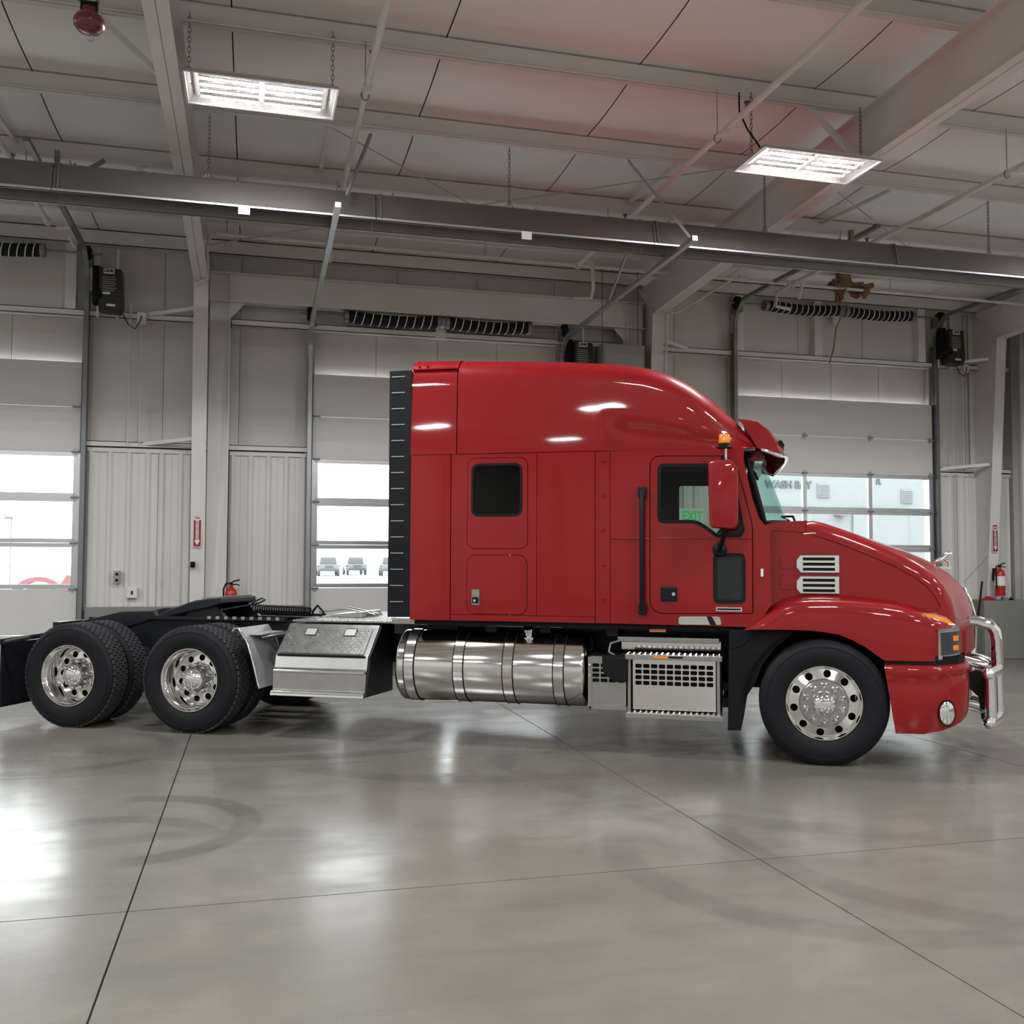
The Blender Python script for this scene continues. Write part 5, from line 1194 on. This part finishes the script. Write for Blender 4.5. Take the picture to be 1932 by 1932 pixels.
MB().box(-6.7, -5.1, 0.72, 0.80, 1.02, 1.05).box(-6.7, -5.1, 1.64, 1.72, 1.02, 1.05).build('slide_rail', 'frame_black', truck)
for k in range(9): MB().box(-5.95+0.095*k, -5.91+0.095*k, 0.71, 0.725, 1.03, 1.06).build('rail_tooth', 'galv', truck)
# coiled air line and hoses behind the cab
hp = []
for i in range(24*8+1):
    t = i/(24*8); a = 2*math.pi*24*t; hp.append((-5.62+0.66*t, 1.05+0.042*math.cos(a), 1.125+0.042*math.sin(a)-0.02*t))
MB().tube(hp, 0.009, 5).build('coiled_air_line', 'black_satin', truck, smooth=60)
MB().tube([(-4.95, 1.05, 1.10), (-4.88, 1.02, 1.17), (-4.80, 1.0, 1.10), (-4.85, 0.98, 1.05)], 0.012, 8).build('hose_loop', 'black', truck, smooth=60)
MB().tube([(-4.9, 1.1, 1.10), (-4.6, 1.1, 1.14), (-4.3, 1.15, 1.08)], 0.012, 8).tube([(-4.9, 1.2, 1.10), (-4.6, 1.22, 1.15), (-4.3, 1.25, 1.08)], 0.012, 8).build('hose', 'brushed', truck, smooth=60)
# diamond tread deck plate: raised lozenges
MB().box(-3.82, -3.2, 0.42, 2.02, 0.95, 1.04).build('window_light_blocker', 'frame_black', truck)  # unseen filler, added to stop window light slipping under the sleeper onto the floor
dk = MB().box(-4.86, -3.82, 0.42, 1.98, 1.045, 1.062).build('deck_plate', 'brushed', truck)
def lozenges(x0, x1, y0, y1, step, P):
    b = MB(); i = 0; x = x0
    while x < x1:
        j = 0; y = y0
        while y < y1:
            d = 1 if (i+j) % 2 else -1; u, v = 0.016, 0.006
            pts = [(x-u, y-d*u), (x+v*0.6, y-d*v*0.6), (x+u, y+d*u), (x-v*0.6, y+d*v*0.6)]
            b.add([P(*p, 0.0) for p in pts]+[P(x, y, 0.004)], [(0, 1, 4), (1, 2, 4), (2, 3, 4), (3, 0, 4)])
            y += step; j += 1
        x += step; i += 1
    return b
o = lozenges(-4.84, -3.84, 0.45, 1.96, 0.042, lambda a, b, c: (a, b, 1.062+c)).build('tread_pattern', 'polished', dk); o['kind'] = 'stuff'
MB().prism([(-4.75, 1.062), (-4.35, 1.062), (-4.38, 1.115), (-4.70, 1.085)], 'y', 0.95, 1.5).build('deck_step', 'brushed', dk, bevel=0.006)
# ---- stainless quarter fender ahead of the drive tyre
qs = [(-5.26, 0.985), (-5.20, 1.012), (-5.02, 1.02), (-4.93, 0.99)]
prof_q = [(-5.27, 0.97), (-5.245, 0.998), (-5.21, 1.0), (-5.12, 0.88), (-5.07, 0.74), (-5.03, 0.60), (-5.00, 0.49), (-4.985, 0.45)]
for s in (0, 1):
    f = (lambda y: y) if s == 0 else (lambda y: 2*YC-y)
    rows = [[(x, f(0.01), z) for x, z in prof_q], [(x, f(0.30), z+0.0) for x, z in prof_q], [(x, f(0.60), z) for x, z in prof_q]]
    q = MB().grid(rows).build('quarter_fender', 'satin_steel', truck, smooth=50, solid=0.006)
    MB().tube([(x, f(0.012), z) for x, z in prof_q], 0.010, 8).build('rolled_edge', 'polished', q, smooth=60)
    MB().tube([(-5.10, f(0.25), 0.90), (-4.98, f(0.35), 0.92), (-4.80, f(0.78), 0.95)], 0.022, 10).build('fender_stay', 'brushed', q, smooth=60)
    MB().box(-5.19, -5.02, *sorted((f(0.12), f(0.55))), 0.93, 0.943).build('fender_top', 'satin_steel', q, bevel=0.003)
# ---- aluminium tool box with steps
tx0, tx1 = -4.885, -3.965
TP = [(0.70, 0.39), (0.02, 0.39), (0.03, 0.425), (0.075, 0.44), (0.085, 0.60), (0.07, 0.625), (0.105, 0.64), (0.135, 0.755), (0.395, 1.0), (0.42, 1.025), (0.70, 1.025)]
for s in (0, 1):
    f = (lambda y: y) if s == 0 else (lambda y: 2*YC-y)
    tb = MB().prism([(f(y), z) for y, z in TP], 'x', tx0, tx1).build('tool_box', 'brushed', truck, bevel=0.004)
    MB().prism([(f(y), z) for y, z in [(0.72, 0.38), (0.04, 0.40), (0.10, 0.60), (0.15, 0.76), (0.42, 1.01), (0.72, 1.04)]], 'x', tx1, tx1+0.02).build('end_panel', 'black_satin', tb)
    n_ = Vector((0, -(1.0-0.755), (0.395-0.135))).normalized()
    def slope(a, t, c, f=f):
        y = 0.140+(0.385-0.140)*t; z = 0.762+(0.990-0.762)*t; return (a, f(y+n_.y*(0.012+c)), z+n_.z*(0.012+c))
    b = MB(); c_ = [slope(tx0+0.03, 0.02, 0), slope(tx1-0.05, 0.02, 0), slope(tx1-0.05, 0.98, 0), slope(tx0+0.03, 0.98, 0)]; d_ = [slope(tx0+0.03, 0.02, -0.02), slope(tx1-0.05, 0.02, -0.02), slope(tx1-0.05, 0.98, -0.02), slope(tx0+0.03, 0.98, -0.02)]
    b.add(c_+d_, [(0, 1, 2, 3), (7, 6, 5, 4), (0, 4, 5, 1), (1, 5, 6, 2), (2, 6, 7, 3), (3, 7, 4, 0)]); lid = b.build('tool_box_lid', 'brushed', tb)
    if s == 0:
        L_ = 0.335
        o = lozenges(tx0+0.05, tx1-0.07, 0.02, L_-0.01, 0.034, lambda a, bb, c: slope(a, bb/L_, c)).build('tread_pattern', 'polished', lid); o['kind'] = 'stuff'
    for a in (-4.62, -4.22):
        b = MB(); h = [slope(a-0.055, 0.68, 0.006), slope(a+0.055, 0.68, 0.006), slope(a+0.055, 0.94, 0.006), slope(a-0.055, 0.94, 0.006)]; b.add(h, [(0, 1, 2, 3)]); b.build('paddle_latch', 'satin_steel', lid, solid=0.005)
        MB().tube([Vector(p) for p in h], 0.004, 4, closed=True).build('latch_frame', 'black', lid)
    MB().box(tx0+0.02, tx1-0.03, *sorted((f(0.118), f(0.140))), 0.745, 0.762).build('hinge', 'black', tb)
    for z0_, y0_ in ((0.622, 0.075), (0.432, 0.03)): MB().box(tx0+0.01, tx1-0.01, *sorted((f(y0_-0.012), f(y0_+0.02))), z0_-0.018, z0_+0.002).build('step_nosing', 'polished', tb, bevel=0.003)
# ---- fuel tank
def tank_profile(x, r): pass
for s in (0, 1):
    f = (lambda y: y) if s == 0 else (lambda y: 2*YC-y)
    cy, cz, rt_ = f(0.362), 0.682, 0.325
    x0, x1 = -3.70, -1.935
    prof = [(0.0, 0.0), (0.22, 0.006), (0.30, 0.022), (rt_-0.006, 0.04), (rt_, 0.055), (rt_, x1-x0-0.055), (rt_-0.006, x1-x0-0.04), (0.30, x1-x0-0.022), (0.22, x1-x0-0.006), (0.0, x1-x0)]
    tk = MB().lathe(prof, (x0, cy, cz), 'x', 64).build('fuel_tank', 'polished', truck, smooth=40)
    for xs_ in (-3.545, -3.085, -2.635, -2.185):
        MB().lathe([(rt_+0.001, -0.045), (rt_+0.004, -0.042), (rt_+0.004, 0.042), (rt_+0.001, 0.045)], (xs_, cy, cz), 'x', 64).build('tank_strap', 'polished', tk, smooth=40)
        for dx_ in (-0.047, 0.047): MB().lathe([(rt_+0.0005, -0.0055), (rt_+0.006, -0.004), (rt_+0.006, 0.004), (rt_+0.0005, 0.0055)], (xs_+dx_, cy, cz), 'x', 64).build('strap_rubber', 'black', tk, smooth=40)
        MB().box(xs_-0.04, xs_+0.04, *sorted((f(0.60), f(0.80))), 0.40, 0.95).build('tank_bracket', 'frame_black', tk)
    a = R2(62); dirv = Vector((0, -math.cos(a) if s == 0 else math.cos(a), math.sin(a))); c0 = Vector((-2.475, cy, cz))+dirv*(rt_-0.01)
    MB().tube([c0, c0+dirv*0.02], 0.05, 16).tube([c0+dirv*0.02, c0+dirv*0.07], 0.034, 16).tube([c0+dirv*0.07, c0+dirv*0.10], 0.045, 16).build('fuel_cap', 'chrome', tk, smooth=40)
# ---- step boxes ahead of the tank
def vent_plate(nm, x0, x1, z0, z1, gx0, gx1, gz0, gz1, nx, nz, y, parent, m='brushed'):
    holes = []
    w = (gx1-gx0)/nx; h = (gz1-gz0)/nz
    for i in range(nx):
        for j in range(nz): holes.append(rrect(gx0+i*w+w*0.09, gz0+j*h+h*0.14, gx0+(i+1)*w-w*0.09, gz0+(j+1)*h-h*0.14, h*0.12, 1))
    return inst(nm, plate_mesh(nm, [(x0, z0), (x1, z0), (x1, z1), (x0, z1)], m, lambda x, z: y, 0.006, holes, cut=False, smooth=None), parent)
ab = MB().box(-1.92, -1.615, 0.09, 0.60, 0.375, 0.83).build('treatment_box', 'black', truck)
vent_plate('cover_plate', -1.90, -1.60, 0.375, 0.825, -1.895, -1.61, 0.60, 0.77, 4, 4, 0.065, ab)
MB().box(-1.925, -1.895, 0.055, 0.08, 0.40, 0.82).build('edge_angle', 'brushed', ab)
for z in (0.66, 0.75): MB().lathe([(0.0, 0.01), (0.009, 0.008), (0.011, 0.0)], (-1.912, 0.055, z), 'y', 10, -1).build('bolt', 'chrome', ab)
MB().prism([(-1.79, 0.70), (-1.70, 0.62), (-1.59, 0.62), (-1.58, 0.83), (-1.80, 0.83)], 'y', -0.0, 0.06).build('lock_box', 'black', ab, bevel=0.01)
sb = MB().box(-1.58, -0.81, 0.14, 0.62, 0.36, 0.83).build('step_box', 'black', truck)
vent_plate('cover_plate', -1.545, -0.855, 0.385, 0.83, -1.53, -0.87, 0.585, 0.775, 10, 4, 0.085, sb, 'polished')
for x0, x1 in ((-1.585, -1.560), (-0.845, -0.82)): MB().box(x0, x1, 0.05, 0.12, 0.36, 0.84).build('step_post', 'brushed', sb, bevel=0.004)
def step(x0, x1, y0, y1, z, nm):
    st = MB().box(x0, x1, y0, y1, z-0.05, z-0.006).build(nm, 'brushed', sb, bevel=0.004)
    b = MB(); n_ = int((x1-x0)/0.045)
    for i in range(n_):
        for j in range(3):
            x = x0+(i+0.5)*(x1-x0)/n_; y = y0+(j+0.5)*(y1-y0)/3
            b.lathe([(0.014, 0.0), (0.009, 0.010), (0.0, 0.011)], (x, y, z-0.006), 'z', 6)
    o = b.build('tread_bumps', 'polished', st); o['kind'] = 'stuff'
step(-1.60, -0.80, 0.0, 0.14, 0.862, 'step_tread'); step(-1.595, -0.80, -0.01, 0.14, 0.375, 'step_tread')
step(-1.70, -0.83, 0.28, 0.42, 0.985, 'step_tread')
MB().box(-1.68, -0.82, 0.40, 0.42, 0.86, 0.94).build('backing_plate', 'polished', sb)
MB().box(-1.36, -1.24, -0.006, 0.0, 0.83, 0.845).build('warning_label', 'amber', sb); MB().box(-1.24, -1.12, -0.006, 0.0, 0.83, 0.845).build('warning_label', 'black', sb)
MB().tube([(-1.66, 0.30, 0.95), (-1.76, 0.25, 0.92), (-1.77, 0.22, 0.85), (-1.70, 0.18, 0.82)], 0.010, 8).build('hose', 'galv', sb, smooth=60)
MB().box(-0.80, -0.74, 0.15, 0.6, 0.42, 0.50).box(-0.80, -0.70, 0.2, 0.5, 0.55, 0.62).build('step_bracket', 'black', sb)
mk = MB().box(*[sd(1222, 0, 0.2)[0], sd(1252, 0, 0.2)[0]], 0.18, 0.21, 1.032, 1.062).build('side_marker_lamp', 'amber', truck, bevel=0.004)
# plain far side boxes
MB().box(-1.92, -0.81, 2*YC-0.62, 2*YC-0.09, 0.36, 0.98).build('far_step_box', 'brushed', truck, bevel=0.01)
